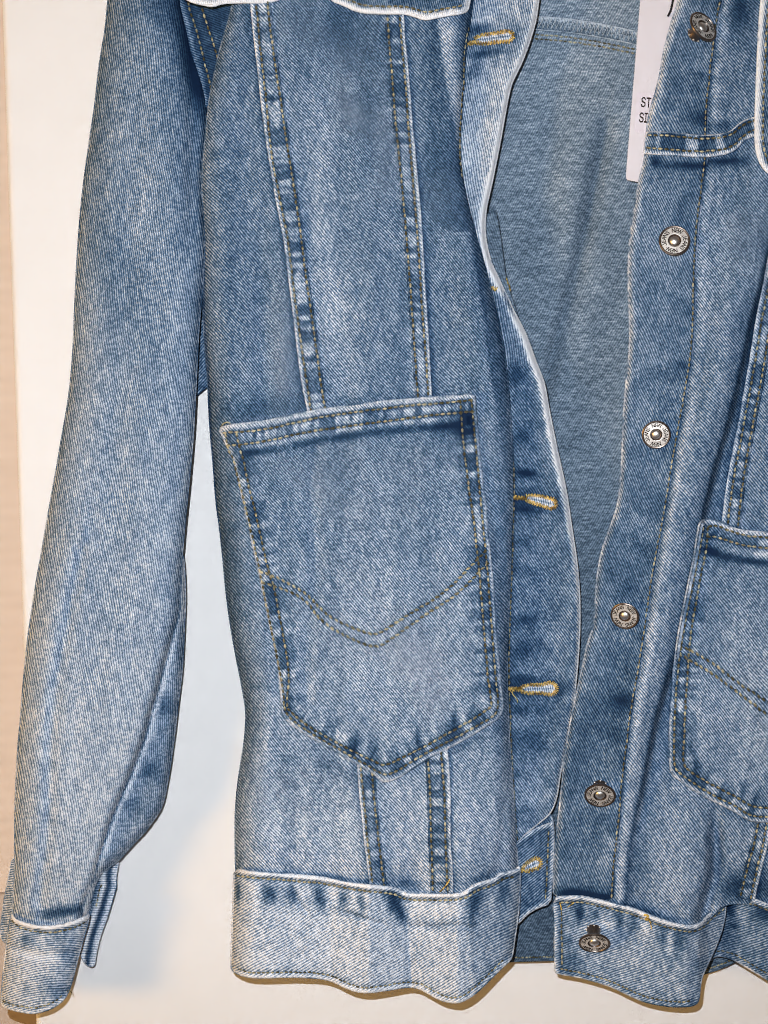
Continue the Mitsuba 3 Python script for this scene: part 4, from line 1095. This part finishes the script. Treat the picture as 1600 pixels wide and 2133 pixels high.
sheet(J + '__waistband', W3, d_w3, f_w3, twill(-20, 5.0), step=3.6, thick=8, rim_fade=0.7, smooth=1, label='waistband turning away into a fold at the right edge')
o3_ = 9 if Polygon(W3).contains(shapely.Point(*lW3B.offset(9)[40])) else -9
stitches(J + '__waistband_002__stitch_row', lW3B.offset(o3_)[2:-2:4], d_w3, pitch=9.5, r=1.6)
stitches(J + '__waistband_002__stitch_row', [(1525, 1872), (1550, 1879), (1572, 1885), (1600, 1897)], d_w3, pitch=10, r=1.8)
W4 = [(1440, 1960), (1545, 1960), (1545, 1996), (1530, 2004), (1514, 2012), (1490, 2022), (1468, 2028), (1456, 2034), (1440, 2030)]
d_w4 = lambda u, v: 0.012 + 0 * u
sheet(J + '__back_hem', W4, d_w4, lambda u, v: 0.28 + 0.1 * nz(u, v, 12, 12, 231), twill(-20), 'lining', step=4)
stitches(J + '__back_hem__stitch_row', [(1462, 2022), (1488, 2014), (1512, 2005), (1530, 1997)], d_w4, pitch=8, r=1.9)


# ------------------------------------------------------------------ metal buttons
def lathe(profile, n=48):
    pr_ = np.array(profile, float)
    g = np.arange(n) * 2 * np.pi / n
    V = np.stack([pr_[:, 0][:, None] * np.cos(g), pr_[:, 0][:, None] * np.sin(g), np.repeat(pr_[:, 1][:, None], n, 1)], -1).reshape(-1, 3)
    i, j = np.meshgrid(np.arange(len(pr_) - 1), np.arange(n), indexing='ij')
    a, b = i * n + j, i * n + (j + 1) % n
    F = np.vstack([np.stack([a, b, b + n], -1).reshape(-1, 3), np.stack([a, b + n, a + n], -1).reshape(-1, 3)])
    return V, F


def text_ring(text, radius, height):
    parts = []
    n = len(text)
    for i, ch in enumerate(text):
        if ch == ' ':
            continue
        g = math.pi / 2 - 2 * math.pi * i / n
        if ch == '·':
            m = trimesh.creation.cylinder(height * 0.10, 0.00016, sections=8)
        else:
            m = meshkit.text_mesh(ch, height, 0.00016, bold=True)
            lo, hi = m.bounds
            m.apply_translation([-(lo[0] + hi[0]) / 2, -(lo[1] + hi[1]) / 2, 0])
        m.apply_transform(trimesh.transformations.rotation_matrix(g - math.pi / 2, [0, 0, 1]))
        m.apply_translation([radius * math.cos(g), radius * math.sin(g), 0])
        parts.append(m)
    return trimesh.util.concatenate(parts)


R = 0.0079
BACKCAP = [(0.0, -0.0006), (R * 0.70, -0.0004), (R * 0.97, 0.0), (R * 1.02, 0.0006), (R, 0.0011), (R * 0.95, 0.0013), (R * 0.90, 0.0012), (R * 0.87, 0.0008)]
FACE = [(R * 0.89, 0.00075), (R * 0.87, 0.00092), (R * 0.52, 0.00100), (R * 0.47, 0.00115), (R * 0.43, 0.00105)]
WELL = [(R * 0.44, 0.00105), (R * 0.40, 0.0004), (R * 0.36, -0.0002), (0.0, -0.0003)]
DOME = [(R * 0.34, -0.0002), (R * 0.33, 0.0005), (R * 0.27, 0.0011), (R * 0.15, 0.0015), (0.0, 0.0016)]
TXT = text_ring('NEW·JEANS NEW·JEANS ', R * 0.695, R * 0.26)
TXT.apply_translation([0, 0, 0.00088])
SHANK = [(R * 0.30, -0.0040), (R * 0.34, -0.0036), (R * 0.31, -0.0028), (R * 0.30, -0.0004)]


def place_button(u, v, tilt, spin, surf, scale=1.0, stem=0.004, label=None):
    """tilt: (towards view right, towards view up) slope of the button's axis."""
    axis = -FW + RT * tilt[0] + UP * tilt[1]
    axis /= np.linalg.norm(axis)
    x = UP * math.cos(math.radians(90 + spin)) * 0 + RT
    x = x - axis * (x @ axis)
    x /= np.linalg.norm(x)
    y = np.cross(axis, x)
    a = math.radians(spin)
    x, y = x * math.cos(a) + y * math.sin(a), -x * math.sin(a) + y * math.cos(a)
    base = at(u, v, surf + stem)
    M = np.eye(4)
    M[:3, 0], M[:3, 1], M[:3, 2], M[:3, 3] = x * scale, y * scale, axis * scale, base
    key = numbered(J + '__button') if not any(k.startswith(J + '__button__') for k in scene) else None
    if key is None:
        n = 1
        while any(k.startswith(f'{J}__button_{n:03d}__') for k in scene):
            n += 1
        key = f'{J}__button_{n:03d}'
    tw = T(M.tolist())
    for part, d in PIECES.items():
        scene[f'{key}__{part}'] = {**d, 'to_world': tw}
    # shank runs from the button back to the cloth
    foot = at(u, v, surf + stem) - axis * stem * 1.15 + FW * 0.0006
    p = np.linspace(foot, base - axis * 0.0003, 6)
    scene[f'{key}__shank'] = mikit.ply(tube(p, R * 0.40 * scale * np.array([1.15, 1.1, 1.0, 1.0, 1.0, 1.0]), 16), 'dark_metal', smooth=35)
    # little prongs round the foot
    pr = []
    for g in np.arange(7) * 2 * math.pi / 7:
        c = foot + (x * math.cos(g) + y * math.sin(g)) * R * 0.46 * scale + axis * 0.0004
        pr.append(trimesh.creation.icosphere(1, R * 0.075 * scale).apply_translation(c))
    scene[f'{key}__prong_ring'] = mikit.ply(trimesh.util.concatenate(pr), 'dome_metal', smooth=True)
    labels[key] = {'label': label}


PIECES = {'rim': mikit.ply(lathe(BACKCAP), 'dark_metal', smooth=40), 'face': mikit.ply(lathe(FACE), 'face_metal', smooth=40), 'well': mikit.ply(lathe(WELL), 'dark_metal', smooth=40),
          'dome': mikit.ply(lathe(DOME), 'dome_metal', smooth=40), 'lettering': mikit.ply(TXT, 'ink')}
one = lambda f, u, v: float(f(np.array([float(u)]), np.array([float(v)]))[0])
SPEC = [((1463, 57), (0.62, 0.42), 50, 0.0055, 1.08), ((1405, 502), (-0.10, 0.14), 4, 0.003, 1.0), ((1367, 905), (-0.12, -0.26), 20, 0.003, 0.92), ((1302, 1282), (-0.36, -0.42), -20, 0.0048, 0.92),
        ((1250, 1655), (-0.16, -0.68), -12, 0.0056, 1.0), ((1238, 1962), (-0.10, -0.85), -12, 0.0066, 1.0)]
NAMES = ['topmost metal button, tilted beside the hang tag', 'bright metal button lying flat, second from the top', 'dull metal button in the middle of the placket', 'metal button below the middle with a glinting centre',
         'tilted metal button near the foot of the placket', 'lowest metal button, on the waistband']
for ((u, v), tilt, spin, stem, sc), nm in zip(SPEC, NAMES):
    sf = one(d_w2 if v > 1900 else d_bp, u, v)
    place_button(u, v, tilt, spin, sf, sc, stem, nm)

# ------------------------------------------------------------------ hang tag
d_tag = lambda u, v: 0.0265 + 0.0 * u
tq = [(1335, -16), (1425, -16), (1415, 250), (1402, 392), (1304, 374), (1316, 250), (1325, 120)]
tag_outline = np.array([(1336, -16), (1430, -8), (1398, 390), (1304, 374)])
sheet('hang_tag__card', resample(tag_outline, 8, True), d_tag, lambda u, v: 0 * u, lambda u, v: 0 * u, 'card', step=12, thick=2.2, smooth=0)
st = np.array([(1327, 192), (1420, 198), (1412, 282), (1321, 275)])
sheet('hang_tag__sticker', resample(st, 8, True), lambda u, v: d_tag(u, v) + 0.0003, lambda u, v: 0 * u, lambda u, v: 0 * u, 'sticker', step=12, thick=0.6, smooth=0)


def tag_text(text, u, v, h):
    m = meshkit.text_mesh(text, h * MM, 0.0001, bold=True)
    ang = math.radians(4.6)
    V = np.array(m.vertices)
    x, y = V[:, 0] / MM * 0.62, V[:, 1] / MM
    uu = u + x * math.cos(ang) + y * math.sin(ang)
    vv = v + x * math.sin(ang) - y * math.cos(ang)
    sc = 1.0
    P = at(uu * sc, vv * sc, 0.0265 + 0.0004 + V[:, 2])
    return P, np.array(m.faces)


scene['hang_tag__lettering'] = mikit.ply(join([tag_text('ST', 1334, 222, 20), tag_text('SIZ', 1330, 254, 20)]), 'ink')
cordline('hang_tag__cord', [(1412, -20), (1404, -6), (1400, 10), (1397, 22), (1391, 34)], [0.030, 0.0295, 0.029, 0.0285, 0.0275], 2.2, 'cord')
labels['hang_tag'] = {'label': 'white cardboard hang tag with black lettering tucked behind the button placket', 'category': 'tag'}
labels[J] = {'label': 'light blue washed denim jacket hanging open in front of a white door', 'category': 'jacket'}

# ------------------------------------------------------------------ loose threads
def loose(part, pts, depth, r=1.0, mat='gold_thread', lift=0.0008):
    p = np.array(pts, float)
    cordline(part + '__loose_thread', pts, depth(p[:, 0], p[:, 1]) + lift, r, mat)


loose(J + '__front_panel', [(916, 1858), (926, 1848), (934, 1838), (936, 1832)], lambda u, v: d_front(u, v) + 0.002, 1.3)
loose(J + '__waistband_001', [(1166, 1880), (1168, 1886), (1170, 1896)], d_w2, 1.2)
loose(J + '__waistband_001', [(1196, 1880), (1188, 1886), (1182, 1890)], d_w2, 1.0)
loose(J + '__waistband_001', [(1342, 1906), (1350, 1909), (1346, 1914), (1353, 1915)], d_w2, 2.2)
loose(J + '__waistband_001', [(1352, 1914), (1356, 1926), (1357, 1936)], d_w2, 1.0)
loose(J + '__cuff', [(140, 2066), (146, 2064), (150, 2071), (147, 2060)], d_cuff, 0.8, 'thread', 0.0)
loose(J + '__waistband_002', [(1530, 1862), (1534, 1854), (1538, 1862), (1534, 1868)], d_w3, 1.6, 'thread', 0.001)
